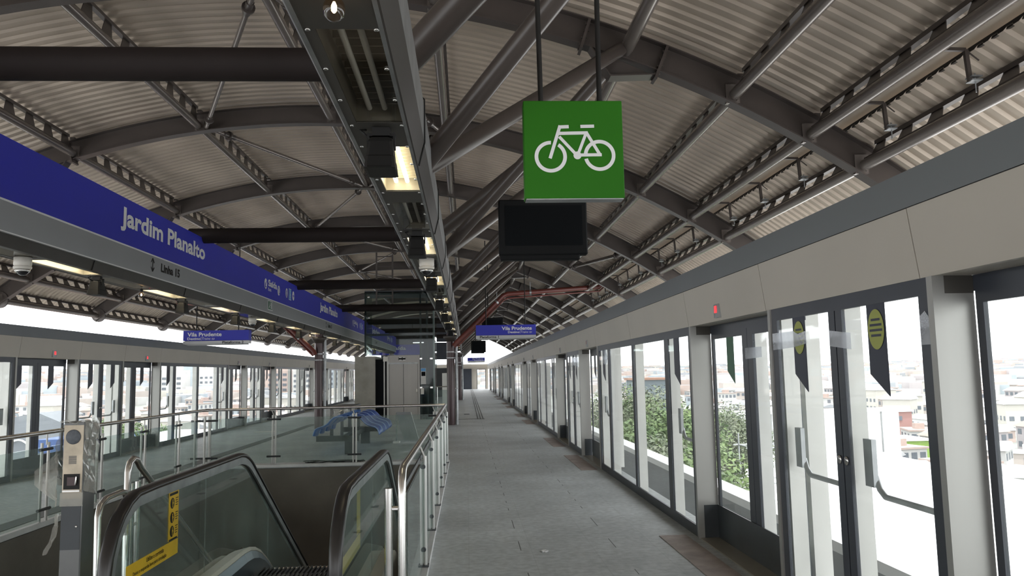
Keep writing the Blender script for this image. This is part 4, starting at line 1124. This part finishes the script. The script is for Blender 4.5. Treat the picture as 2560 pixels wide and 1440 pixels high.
    for z in (.37,.27,.175):
        f.disc((.755,z+.022),.007); f.stroke((.755,z+.014),(.755,z-.008),.014); f.stroke((.755,z-.008),(.755,z-.03),.010); f.stroke((.765,z+.008),(.772,z-.006),.006)
    f.b.build('notice_figure',M['yellow'],t)
    lettering('lettering','Utilize o corrimão',(x,5.46,.513),U,W,.30,.030,M['black'],t,.01)
    lettering('lettering','Deixe a esquerda livre para circulação',(x,5.25,.465),U,W,.56,.032,M['black'],t,.01)
    # matching notice on the right glass
    f=Flat((-.796,5.15,.45),(0,-1,0),(-1,0,0),.001); f.poly([(-.885,0),(0,0),(0,.105),(-.885,.105)]); f.poly([(-.882,.112),(-.69,.112),(-.69,.45),(-.882,.45)]); f.b.build('yellow_notice',M['yellow'],t)
escalator()
# stair flight left of the escalator and its rails
t=thing('staircase','concrete stair flight descending at far left of the well behind intercom pillar','staircase',(-3.7,4.3,0))
b=MB()
for i in range(26): b.box(-5.03,-2.62,4.3+.30*i,4.3+.30*(i+1),-.18*(i+1)-.25,-.18*(i+1))
b.build('steps',M['well'],t)
b=MB(); b.prism([(4.3,-.02),(4.3,-.9),(12.1,-5.1),(12.1,-4.5)],'x',-2.60,-2.48); b.build('side_wall',M['conc'],t)
t=thing('stair_handrail','bent stainless stair handrails beside the left escalator side','handrail',(-2.45,5.6,0))
b=MB(); x=-2.45; b.tube([(x,5.53,-.2),(x,5.51,.80),(x,5.54,.87),(x,5.62,.905),(x,5.86,.915),(x,5.93,.90),(x,5.96,.85),(x,5.96,.60)],.022,12); b.build('looped_rail',M['chrome'],t)
b=MB(); x=-2.52; b.tube([(x,6.13,-.4),(x,6.13,1.02),(x,6.16,1.085),(x,6.22,1.11),(x,6.29,1.095),(x,6.35,1.04),(x,7.6,.25),(x,9.6,-1.0)],.024,12); b.build('sloping_rail',M['chrome'],t)
b=MB()
for y in (6.20,6.32): b.tube([(x,y,-.5),(x,y,.93)],.021,10)
b.tube([(x,6.13,.80),(x,6.32,.80)],.012,8); b.tube([(x,6.13,.62),(x,6.32,.62)],.012,8); b.build('stanchion',M['chrome'],t)

# ================================================================== INTERCOM PILLAR
def pillar():
    t=thing('intercom_pillar','steel intercom pillar with dirty face, round grille and torn plastic wrapping','intercom',(-2.38,5.05,0))
    b=MB(); b.cbox(-2.441,-2.318,5.0,5.16,0,1.455,.006); b.build('steel_body',M['pillar'],t)
    b=MB(); b.box(-2.437,-2.322,4.996,5.0,1.00,1.435); b.build('dirty_face_plate',M['dstain'],t)
    b=MB(); b.box(-2.436,-2.324,4.9955,5.001,.70,.955); b.build('service_hatch',M['kick'],t)
    b=MB(); b.lathe((-2.345,4.996,.835),[(.006,0),(.007,-.004),(.003,-.006)],12,0,'y'); b.build('hatch_lock',M['chrome'],t)
    b=MB(); b.lathe((-2.381,4.996,1.365),[(.043,0),(.044,-.003),(.040,-.005),(.002,-.004)],32,0,'y'); b.build('speaker_grille',mat('grille_grey',(.075,.085,.10),.5,0,.2,60.),t)
    b=MB()
    for i in range(8): b.box(-2.403,-2.358,4.994,4.997,1.205+.0062*i,1.2085+.0062*i)
    b.build('vent_slots',M['kick'],t)
    b=MB(); b.box(-2.428,-2.335,4.992,4.9965,1.055,1.145); b.build('button_recess',M['black'],t)
    b=MB(); b.box(-2.402,-2.352,4.980,4.993,1.078,1.128); b.build('button_block',M['maroon'],t)
    b=MB(); b.tube([(-2.357,4.985,1.08),(-2.350,4.98,1.10),(-2.352,4.985,1.13)],.005,6); b.box(-2.43,-2.33,4.985,4.996,1.040,1.050); b.build('button_guard',M['chrome'],t)
    # crumpled plastic film: wavy sheet draped round left, top and right
    rnd=random.Random(3)
    def sheet(name, fn, nu, nv):
        b=MB(); vs=[]; fs=[]
        for i in range(nu+1):
            for j in range(nv+1):
                p=V(fn(i/nu,j/nv)); p+=V((rnd.uniform(-1,1),rnd.uniform(-1,1),rnd.uniform(-1,1)))*.0065; vs.append(p)
        for i in range(nu):
            for j in range(nv): fs.append((i*(nv+1)+j,i*(nv+1)+j+1,(i+1)*(nv+1)+j+1,(i+1)*(nv+1)+j))
        b.add(vs,fs,0,False); b.build(name,M['wrap'],t)
    sheet('plastic_wrap',lambda u,v:(-2.310+.004*sin(9*v), 4.985+.19*u, 1.47-.42*v-.05*u*v),6,14)
    sheet('plastic_wrap',lambda u,v:(-2.45-.030*sin(v*3)-.004*u, 4.985+.17*u, 1.44-.36*v),5,14)
    sheet('plastic_wrap',lambda u,v:(-2.45-(.135*sin(pi*min(1,v*1.15))*(u))-.01, 4.99-.02*u, 1.235-.235*v+.035*u*(1-v)-.05*u*v),7,9)
    sheet('plastic_wrap',lambda u,v:(-2.452+.145*u, 4.983+.02*v, 1.462+.012*sin(u*9)-.02*v),8,3)
    sheet('plastic_wrap',lambda u,v:(-2.445-.075*v*v-.035*u+.015*v, 4.99+.01*u, .915-.235*v-.01*u),4,9)
    b=MB()
    b.box(-2.446,-2.314,4.992,4.999,.955,1.035); b.build('tape_band',M['wrap'],t)
pillar()

# ================================================================== BENCHES
def bench():
    XB=-2.68
    t=thing('beam_bench','back-to-back blue bucket seats on a dark beam bench beyond the glass balustrade','bench',(XB,19,0))
    y0,y1=17.72,20.9
    b=MB(); b.box(XB-.62,XB+.30,y0,y0+.12,.28,.40); b.box(XB-.07,XB+.07,y0,y1,.28,.40); b.box(XB-.5,XB+.5,y1-.3,y1-.18,.28,.40); b.build('beam',M['beam'],t)
    for y in (17.80,20.45):
        b=MB(); b.box(XB+.0,XB+.22,y-.09,y+.09,.0,.29); b.build('pedestal',M['beam'],t)
    prof=[(.71,.37),(.70,.42),(.67,.49),(.62,.53),(.54,.555),(.46,.58),(.39,.63),(.33,.70),(.26,.76),(.16,.785),(.06,.78)]
    def shell(sg,y,ml):
        b=MB(); nx=8; vs=[]; fs=[]; hw=.34
        for (d,z) in prof:
            for j in range(nx+1):
                s=-1+2*j/nx; e=abs(s)**3*.045
                vs.append((XB+sg*(d+.35*e), y+s*hw, z+e*.7))
        for i in range(len(prof)-1):
            for j in range(nx): fs.append((i*(nx+1)+j,i*(nx+1)+j+1,(i+1)*(nx+1)+j+1,(i+1)*(nx+1)+j))
        b.add(vs,fs,0,True)
        o=b.build('seat_shell',ml,t); md=o.modifiers.new('thick','SOLIDIFY'); md.thickness=.018; md.offset=0
        for s in (-1,1):
            r=MB(); r.tube([(XB+sg*(d+.016), y+s*hw, z+.035) for d,z in prof],.011,6); r.build('seat_rim_highlight',M['rim'],o)  # pale tube along the shell edge paints its highlight
    for i in range(4): shell(1,18.24+.78*i,M['benchd'])
    for i in range(4): shell(-1,18.24+.78*i,M['bench'])
bench()
t=thing('work_table','dark-topped work table draped with thin clear plastic behind the blue seats','table',(-3.1,21.5,0))
b=MB(); b.box(-3.62,-3.05,21.3,23.2,.84,.90); b.build('table_top',M['kick'],t)
for x in (-3.57,-3.10):
    for y in (21.36,23.1): b=MB(); b.box(x-.04,x+.04,y-.04,y+.04,0,.84); b.build('leg',M['kick'],t)
b=MB()
vs=[];fs=[];rn=random.Random(5)
for i in range(8):
    for j in range(7): vs.append((-3.60+.075*i,21.27+rn.uniform(-.015,.015),.86-.075*j*(.6+.4*sin(i))))
for i in range(7):
    for j in range(6): fs.append((i*7+j,i*7+j+1,(i+1)*7+j+1,(i+1)*7+j))
b.add(vs,fs); b.build('plastic_drape',M['wrap'],t)
b=MB(); b.obox((-1.55,20.9,.38),(.20,-.10,0),(.005,.01,.0),(.10,.03,-.36)); tag(b.build('leaning_board',mat('pale_board',(.42,.43,.41),.7,0,.05,2.),None,(-1.8,20.9,0)),'pale flat board leaning against the far end of the blue seats','board')
t=thing('glazed_stand','clear-sided stand with pale foot beside the blue seats','stand',(-2.0,20.3,0))
b=MB(); b.box(-1.86,-1.70,20.2,20.4,0,.05); b.build('foot',M['fin'],t)
b=MB(); b.box(-1.79,-1.77,20.22,20.38,.05,.75); b.build('clear_panel',M['glassg'],t)
# cables lying at the well edge
t=thing('cable_bundle','loose coil of black cables on floor at far edge of the well','cable',(-2.6,15.75,0))
rn=random.Random(11)
for q in range(5):
    P=[]; 
    for i in range(26):
        s=i/25; P.append((-3.15+1.1*s+.05*sin(5*s+q), 15.72+.035*q+.05*sin(9*s+q*1.3), .012+.010*q+.02*abs(sin(6*s+q))))
    b=MB(); b.tube(P,.010,6); b.build('cable',M['black'],t)
b=MB(); b.obox((-6.35,25.6,.006),(.30,.06,0),(-.03,.10,0),(0,0,.004)); tag(b.build('paper_sheet',M['paper'],None,(-6.35,25.6,0)),'cream paper strip lying on the left platform floor','paper')
b=MB()
for q in range(5): a=q*1.3; b.obox((.72+.02*cos(a),7.72+.025*sin(a),.006),(.012,.004,0),(-.004,.012,0),(0,0,.005))
tag(b.build('paper_scrap',M['white'],None,(.72,7.72,0)),'tiny white paper scrap on the walkway floor','paper')
b=MB(); b.box(-.13,.10,33.4,33.9,.0,.012); b.box(-.11,.08,33.43,33.87,.012,.016); tag(b.build('floor_hatch',M['kick'],None,(0,33.6,0)),'dark square hatch in the floor beside the near right column','hatch')

# ================================================================== LIFT
def lift():
    t=thing('lift','glass lift shaft with brushed steel doors and concrete side wall in platform middle','lift',(-2.7,30.5,0))
    y=30.5
    b=MB(); b.box(-4.23,-3.46,y-.1,y+2.4,0,2.42); b.build('concrete_side_wall',M['conc'],t)
    b=MB(); b.box(-3.46,-2.98,y-.02,y+.03,0,2.30); b.build('dark_glass_sidelight',M['blacks'],t)
    b=MB(); b.box(-3.15,-3.10,y-.05,y,0,2.42); b.box(-3.03,-2.95,y-.06,y+.06,0,2.30); b.build('white_trim_post',M['alu'],t)
    b=MB(); b.box(-3.00,-1.78,y-.05,y+.08,2.16,2.44); b.box(-1.85,-1.78,y-.05,y+.08,0,2.16); b.build('steel_surround',M['liftdoor'],t)
    b=MB(); b.box(-2.95,-1.85,y-.055,y-.04,2.11,2.17); b.build('door_header',M['galv'],t)
    for x0,x1 in ((-2.94,-2.408),(-2.392,-1.86)):
        b=MB(); b.box(x0,x1,y-.02,y+.02,0,2.12); b.build('door_leaf',M['liftdoor'],t)
    b=MB(); b.box(-2.95,-1.85,y+.03,y+.05,0,2.16); b.build('dark_door_gap',M['frame'],t)
    b=MB(); b.box(-2.58,-2.32,y-.075,y-.05,2.26,2.36); b.build('floor_indicator',M['black'],t)
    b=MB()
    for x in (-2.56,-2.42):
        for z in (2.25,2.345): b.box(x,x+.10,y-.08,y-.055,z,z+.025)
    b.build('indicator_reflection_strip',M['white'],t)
    b=MB(); b.box(-3.16,-2.98,y-.12,y-.06,2.22,2.40); b.build('white_box',M['ivory'],t)
    # glass shaft
    for x0,x1,z0 in ((-3.88,-1.22,2.44),):
        b=MB(); b.box(x0,x1,y+.02,y+.035,z0,4.88); b.build('shaft_glass_front',M['glassd'],t)
    b=MB(); b.box(-1.23,-1.215,y+.05,y+2.3,0,4.88); b.build('shaft_glass_right',M['glassd'],t)
    b=MB(); b.box(-3.88,-3.865,y+.05,y+2.3,2.44,4.88); b.build('shaft_glass_left',M['glassd'],t)
    b=MB(); b.box(-1.76,-1.22,y+.02,y+.035,0,2.44); b.build('side_glass',M['glassd'],t)
    for x in (-3.85,-1.75,-1.50,-1.24):
        b=MB(); b.box(x-.035,x+.035,y+.05,y+.12,0 if x>-2 else 2.44,4.88); b.build('shaft_post',M['galv'] if x==-1.24 else M['kick'],t)
    b=MB(); b.box(-3.88,-1.2,y+.05,y+.13,4.80,4.90); b.box(-3.88,-1.2,y+.05,y+.13,3.2,3.28); b.box(-3.88,-1.2,y+.05,y+2.3,4.86,4.94); b.build('shaft_beam',M['kick'],t)
    b=MB()
    for x in (-3.72,-1.4):
        for z in (4.7,3.9): b.lathe((x,y+.015,z),[(.05,0),(.05,-.02),(.02,-.03)],14,0,'y')
    for x in (-1.74,-1.34):
        for z in (1.2,2.3): b.box(x-.05,x+.05,y-.02,y+.06,z-.03,z+.03)
    each(b,'glass_fixing',M['chrome'],t)
    b=MB(); b.box(-1.74,-1.55,y-.04,y+.02,1.33,1.94); b.build('call_panel',M['alu'],t)
    b=MB(); b.box(-1.73,-1.56,y-.045,y-.04,1.82,1.93); b.build('call_panel_blue_label',M['ltblue'],t)
    b=MB(); b.box(-1.72,-1.57,y-.046,y-.04,1.64,1.80); b.build('call_panel_display',M['blacks'],t)
    b=MB(); b.box(-1.75,-1.63,y-.05,y+.0,.95,1.18); b.build('call_buttons',M['ivory'],t)
    b=MB(); b.box(-1.92,-1.87,y-.06,y-.02,1.05,1.16); b.build('emergency_key_box',M['ivory'],t)
    b=MB(); b.box(-3.8,-1.3,y+2.3,y+2.5,0,2.4); b.build('shaft_back_wall',M['frame'],t)
lift()
# things beyond the lift, right of it
b=MB(); b.cbox(-1.35,-.95,44,44.4,0,1.75,.01); tag(b.build('equipment_cabinet',M['fin'],None,(-1.1,44.2,0)),'pale tall equipment cabinet beyond the lift, left of right column','cabinet')
t=thing('far_balustrade','small far glass balustrade beyond the lift beside right column','balustrade',(-1.4,38,0))
b=MB(); b.tube([(-2.2,38,1.1),(-.75,38,1.1)],.025,8); b.build('handrail',M['chrome'],t)
for x in (-2.1,-1.4,-.8): b=MB(); b.tube([(x,38,0),(x,38,1.1)],.02,8); b.build('post',M['chrome'],t)
b=MB(); b.box(-2.15,-.8,38.0,38.01,.1,.95); b.build('glass_pane',M['glassg'],t)
t=thing('waiting_chair','far blue seat on a stand beyond the lift','seat',(-.85,46,0))
b=MB(); b.cbox(-1.05,-.72,46,46.5,.42,.50,.02); b.cbox(-1.05,-.72,46.45,46.52,.5,.85,.02); b.build('seat_shell',M['bench'],t)
b=MB(); b.box(-.92,-.85,46.2,46.3,0,.42); b.build('stand',M['beam'],t)
# ================================================================== OUTSIDE
rnd=random.Random(21)
def ground_z(x,y):
    r=sqrt(x*x+y*y); a=atan2(x,max(1e-6,y))
    z=-20.
    if r>140: z=-20+(r-140)/560*13. if r<700 else -7+(r-700)/500*6.5
    if x<0:
        if r>350: z+= 15*max(0,min(1,(r-350)/600))*(.6+.4*sin(a*9+.5))
    else:
        if r>600: z+= 3.0*max(0,min(1,(r-600)/500))*(.5+.5*sin(a*11))
    return z+ .8*sin(x*.02)*sin(y*.017)
def terrain():
    b=MB(); n=72; m=40; vs=[]; fs=[]
    for i in range(n+1):
        a=-1.65+3.3*i/n
        for j in range(m+1):
            r=2+ (1500)*(j/m)**2.2; vs.append((r*sin(a),r*cos(a),ground_z(r*sin(a),r*cos(a))))
    for i in range(n):
        for j in range(m): fs.append((i*(m+1)+j,i*(m+1)+j+1,(i+1)*(m+1)+j+1,(i+1)*(m+1)+j))
    b.add(vs,fs,0,True); tag(b.build('ground',M['ground']),kind='structure')
terrain()
WALLC=[(0.522,0.512,0.503),(0.444,0.39,0.361),(0.538,0.511,0.465),(0.324,0.343,0.37),(0.481,0.381,0.345),(0.683,0.683,0.683),(0.375,0.42,0.457),(0.428,0.391,0.399)]  # wall colours paled to stand in for distance haze
ROOFC=[(0.387,0.303,0.271),(0.546,0.481,0.442),(0.478,0.478,0.491),(0.8,0.8,0.8),(0.336,0.348,0.374),(0.423,0.365,0.346)]  # roof colours paled for haze in the same way
WM=[mat('house_wall_%d'%i,c,.85) for i,c in enumerate(WALLC)]; RM=[mat('house_roof_%d'%i,c,.85) for i,c in enumerate(ROOFC)]
WIN=mat('house_window',(.13,.145,.17),.4)  # window tone lifted to paint the veil of haze
def house_protos():
    P=[]
    for i in range(10):
        W,D,H=rnd.uniform(5,8.5),rnd.uniform(6,10),rnd.choice((3.0,3.2,5.6,5.8,8.2))
        b=MB(); b.box(-W/2,W/2,-D/2,D/2,-4,H,0)
        nf=max(1,int(H/2.8)); 
        for fl in range(nf):
            for q in range(3):
                x=-W/2+W*(q+.5)/3; z=1.0+2.8*fl
                for yy,s in ((-D/2,-1),(D/2,1)): b.box(x-.6,x+.6,min(yy,yy+.05*s),max(yy,yy+.05*s),z,z+1.2,1)
                y=-D/2+D*(q+.5)/3
                for xx,s in ((-W/2,-1),(W/2,1)): b.box(min(xx,xx+.05*s),max(xx,xx+.05*s),y-.6,y+.6,z,z+1.2,1)
        h=b.build('house',[WM[i%8],WIN]); h.location=(0,0,0)
        b=MB()
        if i%3==0: b.box(-W/2-.3,W/2+.3,-D/2-.3,D/2+.3,H,H+.35); b.box(-W*.2,W*.15,-D*.2,D*.1,H+.35,H+1.6)
        else:
            e=.5; r=1.2+.15*W
            v=[(-W/2-e,-D/2-e,H-.05),(W/2+e,-D/2-e,H-.05),(W/2+e,D/2+e,H-.05),(-W/2-e,D/2+e,H-.05),(0,-D/2-e,H+r*.6),(0,D/2+e,H+r*.6)]
            b.add(v,[(0,1,4),(1,2,5,4),(2,3,5),(3,0,4,5),(3,2,1,0)])
        ro=b.build('roof',RM[i%6],h); tag(h,'small pale hillside house in the hazy city beyond the glass screens','house','houses of the hazy city'); P.append(h)
    return P
HP=house_protos()
def in_view(x,y):
    u=1166+1974*x/max(y,1)
    return (-80<u<900) or (1330<u<2640)
KEEP=[(11.5,38,17,86),(27,50,90,92),(92,106,185,196),(86,92,155,164),(32,39,150,158),(-25,-15,58,70),(-27,-20,38,44),(-40,-21,78,84),(-72,-46,99,107)]
TW=[((u-1166)/1974*Y,Y) for u,Y in ((452,520),(468,640),(492,560),(515,600),(545,560),(702,520),(735,560),(775,500),(830,520),(845,620))]
spots=[]
for sgn in (-1,1):
    got=0; tries=0
    while got<150 and tries<9000:
        tries+=1
        r=105+ 300*rnd.random()**.6; a=(rnd.uniform(.17,.56) if sgn<0 else rnd.uniform(.15,.64))
        x,y=sgn*r*sin(a),r*cos(a)
        if sgn>0 and r<150 and a<.33: continue
        if any(q[0]-6<x<q[1]+6 and q[2]-6<y<q[3]+6 for q in KEEP): continue
        if any((x-q[0])**2+(y-q[1])**2<(10.5+r*.006)**2 for q in spots[-150:]): continue
        spots.append((x,y)); got+=1
used=set()
for i,(x,y) in enumerate(spots):
    p=HP[i%10]
    if (i%10) in used: o=dup(p,(x,y,0))
    else: o=p; used.add(i%10)
    o.location=(x,y,ground_z(x,y)); o.rotation_euler=(0,0,rnd.choice((0,.2,-.3,1.57,.8)))
# the rest of the city
b=MB()
for sgn in (-1,1):
    for i in range(2300):
        r=425+ 850*rnd.random()**.75; a=(rnd.uniform(.0,.58) if sgn<0 else rnd.uniform(.02,.66)); x,y=sgn*r*sin(a),r*cos(a); z=ground_z(x,y)
        if any((x-q[0])**2+(y-q[1])**2<18**2 for q in TW): continue
        w_,d_,h_=rnd.uniform(3,7.5),rnd.uniform(3,7.5),rnd.uniform(2.5,7); c=rnd.random()*1.5; ca,sa=cos(c),sin(c); k=rnd.randrange(8)
        v=[(x+ca*i_*w_-sa*j_*d_,y+sa*i_*w_+ca*j_*d_,zz) for zz in (z-3,z+h_) for i_,j_ in ((-1,-1),(1,-1),(1,1),(-1,1))]
        b.add(v,[(0,1,5,4),(1,2,6,5),(2,3,7,6),(3,0,4,7)],k); b.add([v[4],v[5],v[6],v[7]],[(0,1,2,3)],8+rnd.randrange(6))
tag(b.build('distant_rooftops',WM+RM),'mass of distant hillside rooftops merging in haze on horizon','rooftops',None,'stuff')
def tower(x,y,w,h,lab,ml):
    z=ground_z(x,y); t=thing('apartment_tower',lab,'apartment tower',(x,y,z),'apartment towers on the left skyline'); d=w*.8
    b=MB(); b.box(x-w/2,x+w/2,y-d/2,y+d/2,z-5,z+h); b.box(x-w*.2,x+w*.2,y-d*.2,y+d*.2,z+h,z+h+4); n=int(h/3.2)
    for f in range(1,n):
        for q in range(4): xx=x-w/2+w*(q+.5)/4; b.box(xx-w*.07,xx+w*.07,y-d/2-.15,y-d/2,z+f*3.2,z+f*3.2+1.5,1)
    b.build('tower_block',[ml,WIN],t)
for i,(u,Y,w_,h_) in enumerate([ # u: bearing
    (452,520,18,40),(468,640,16,52),(492,560,15,38),(515,600,20,58),(545,560,13,34),(702,520,18,50),(735,560,16,40),(775,500,15,44),(830,520,16,40),(845,620,14,46)]):
    x=(u-1166)/1974*Y; h_=1.7+(12+h_*.25)/1974*Y-ground_z(x,Y); tower(x,Y,w_,h_,'pale apartment tower on hazy left skyline, %s counting from the left'%(['first']+ORD[1:])[i],WM[(0,5,6,2,5,4,5,0,6,4)[i]])
# trees
def tree_mesh(nl, seed, matl, R=3.2):
    q=random.Random(seed); b=MB(); blobs=[(q.uniform(-1,1)*R*.6,q.uniform(-1,1)*R*.6,q.uniform(-.35,.6)*R,q.uniform(.35,.62)*R) for _ in range(9)]
    for i in range(nl):
        bx_,by_,bz_,br=q.choice(blobs); d=V((q.gauss(0,1),q.gauss(0,1),q.gauss(0,1))).normalized(); p=V((bx_,by_,bz_))+d*br*q.uniform(.75,1.05)
        s=q.uniform(.09,.20); u=V((q.gauss(0,1),q.gauss(0,1),q.gauss(0,.5))).normalized(); w_=d.cross(u).normalized()
        b.add([p-u*s,p-w_*s*.45,p+u*s,p+w_*s*.45],[(0,1,2,3)])
    return b
def tree(x,y,ztop,R,lab,matl,seed):
    z=ground_z(x,y); t=thing('tree',lab,'tree',(x,y,z),'trees below the platform')
    b=tree_mesh(11000,seed,matl,R); zc=ztop-R*.9
    b.v=[(p[0]+x,p[1]+y,p[2]+zc) for p in b.v]; b.build('crown',matl,t)
    b=MB(); b.tube([(x,y,z-.5),(x+.2,y,(z+zc)/2),(x,y+.1,zc)],[.35,.25,.15],9)
    for q in range(4): b.tube([(x,y,zc-R*.6),(x+R*.5*cos(q*1.6),y+R*.5*sin(q*1.6),zc+R*.1)],[.14,.05],6)
    b.build('trunk',M['bark'],t)
T=[(1640,36,-2.0,3.6,'leaf'),(1590,40,-1.6,4.0,'leaf2'),(1660,47,-.6,4.2,'leaf'),(1545,50,-1.5,4.2,'leaf'),(1700,60,-1.4,4.,'leaf'),(1600,62,.0,4.6,'leaf2'),(1530,68,-.4,4.6,'leaf2'),(1820,80,-2.4,4.2,'leaf2'),(1760,85,-2.2,4.,'leaf'),(1560,88,.3,4.6,'leaf')]
TL=['large light green tree right below the right-hand screens, nearest of the clump','olive tree left of the nearest tree in the right-hand clump','bright tree behind the nearest tree of right-hand clump','green tree at left end of the right-hand clump','light tree at right end of the right-hand clump','olive tree rising at the back of the right-hand clump','grey-olive tree far left at back of the right-hand clump','pale tree seen through green-stickered door','light tree beyond the pale roof, seen near the green stickers','far green tree on the street behind right-hand clump']
for i,((u,Y,zt,R,ml),lb) in enumerate(zip(T,TL)): tree((u-1166)/1974*Y,Y,zt,R,lb,M[ml],40+i)
tree((360-1166)/1974*70,70,-1.6,3.4,'light green tree seen through left-hand door, right of intercom pillar',M['leaf'],71)
tree((50-1166)/1974*52,52,-3.1,2.6,'yellow-green tree through left-hand screens at picture edge',M['leaf'],72)
# guideway outside both screens
for sg,nm in ((1,'right'),(-1,'left')):
    X=XR if sg>0 else XL; F=mirror(sg,X); b=MB()
    bx(b,F,.30,3.3,-6,95,-2.6,-2.2); tag(b.build('guideway_floor_'+nm,M['trackc']),kind='structure')
    if sg>0:
        b=MB(); bx(b,F,3.27,3.76,-6,95,-1.12,-.96); o=tag(b.build('parapet_coping_right',M['slab']),kind='structure')  # white colour paints the sunlit top of the concrete parapet
        b=MB(); bx(b,F,3.30,3.70,-6,95,-3.2,-1.12); tag(b.build('parapet_right',M['trackc']),kind='structure')
# buildings
def shed(name,lab,cat,x0,x1,y0,y1,z1,ml,roofm=None,h=.4):
    z0=ground_z((x0+x1)/2,(y0+y1)/2)-3; t=thing(name,lab,cat,((x0+x1)/2,y0,z0))
    b=MB(); b.box(x0,x1,y0,y1,z0,z1-h); b.build('wall',ml,t); b=MB(); b.box(x0-.4,x1+.4,y0-.4,y1+.4,z1-h,z1); b.build('roof',roofm or ml,t); return t
t=thing('depot_building','broad low building with dazzling white flat roof right below the platform','building',(26,50,-22))
pl=[(13,20),(38,20),(46,50),(46,88),(31,88),(21.5,62),(14,45),(12.5,30)]
b=MB(); b.prism(pl,'z',-24,-8.4); b.build('wall',M['trackc'],t)
b=MB(); b.prism(pl,'z',-8.4,-8.0); b.build('roof',M['slab'],t)
t=shed('panel_wall_building','pale panelled wall standing at far edge of the white flat roof','building',27,50,90,91,-3.2,M['slab'],M['slab'])
b=MB()
for i in range(9): b.box(27+2.6*i,27.12+2.6*i,89.85,90,-8.2,-3.6)
b.build('panel_joints',M['trackc'],t)
t=shed('pink_building','long pink flat-fronted building with dark window band in the city','building',96.5,106,185,196,-9.0,mat('pink_wall',(.36,.20,.18),.8),M['slab']); b=MB(); b.box(97.5,103.5,184.85,185.02,-11.4,-10.4); b.build('window_band',WIN,t)
shed('green_house','lime green house front in the city seen beside right-hand crash bar','house',86,92,155,164,-13.0,mat('lime_wall',(.22,.34,.07),.8),M['slab'])
shed('grey_block','grey-blue block with orange roof behind the right-hand trees','building',32,38.6,150,158,.2,mat('greyblue_wall',(.14,.17,.19),.8),mat('orange_roof',(.30,.17,.12),.8))
t=shed('salmon_building','salmon coloured block building with dark window low outside left screens','building',-25,-15,58,70,-2.6,M['brick'],M['slab'],.15)
b=MB(); b.box(-21.6,-20.2,57.9,58.05,-5.6,-4.0); b.build('window',WIN,t)
shed('white_wall_building','pale wall building low outside left screens at picture edge','building',-27,-20.5,38,44,-4.4,mat('cream_wall',(.34,.33,.29),.8),M['slab'])
t=shed('blue_canopy','blue canopy structure with white supports outside the left screens','canopy',-40,-21,78,84,-3.7,mat('blue_canopy',(.025,.05,.14),.6),mat('navy_canopy',(.03,.07,.20),.6),1.2)
t=thing('gable_hall','large grey hall with low gable roof and white arched ribs outside left screens','building',(-58,103,-14))
b=MB(); b.prism([(-72,-24),(-47,-24),(-47,-4.2),(-52,-2.0),(-72,-5.6)],'y',100,106); b.build('hall_body',mat('hall_grey',(.17,.185,.205),.7),t)
b=MB()
for i in range(6): 
    x=-70+3.6*i; b.tube([(x+1.6*(1-cos(pi*q/12)),99.8,-7.4+2.2*sin(pi*q/12)) for q in range(13)],.12,6)
b.build('white_arches',M['slab'],t)
# scaffold
t=thing('scaffold','light tube scaffold standing on the white roof, behind green-stickered door','scaffold',(15.5,41,-8))
for x in (14.6,17.0):
    for y in (40.5,42.5):
        b=MB(); b.tube([(x,y,-8),(x,y,-1.8)],.05,6); b.build('upright',M['galv'],t)
for z in (-6.2,-4.2,-2.4):
    b=MB(); b.tube([(14.3,40.5,z),(17.3,40.5,z)],.04,6); b.tube([(14.3,42.5,z),(17.3,42.5,z)],.04,6); b.tube([(14.6,40.2,z),(14.6,42.8,z)],.04,6); b.tube([(17,40.2,z),(17,42.8,z)],.04,6); b.tube([(14.6,40.5,z-1.6),(17,40.5,z)],.03,6); b.build('ledger',M['galv'],t)
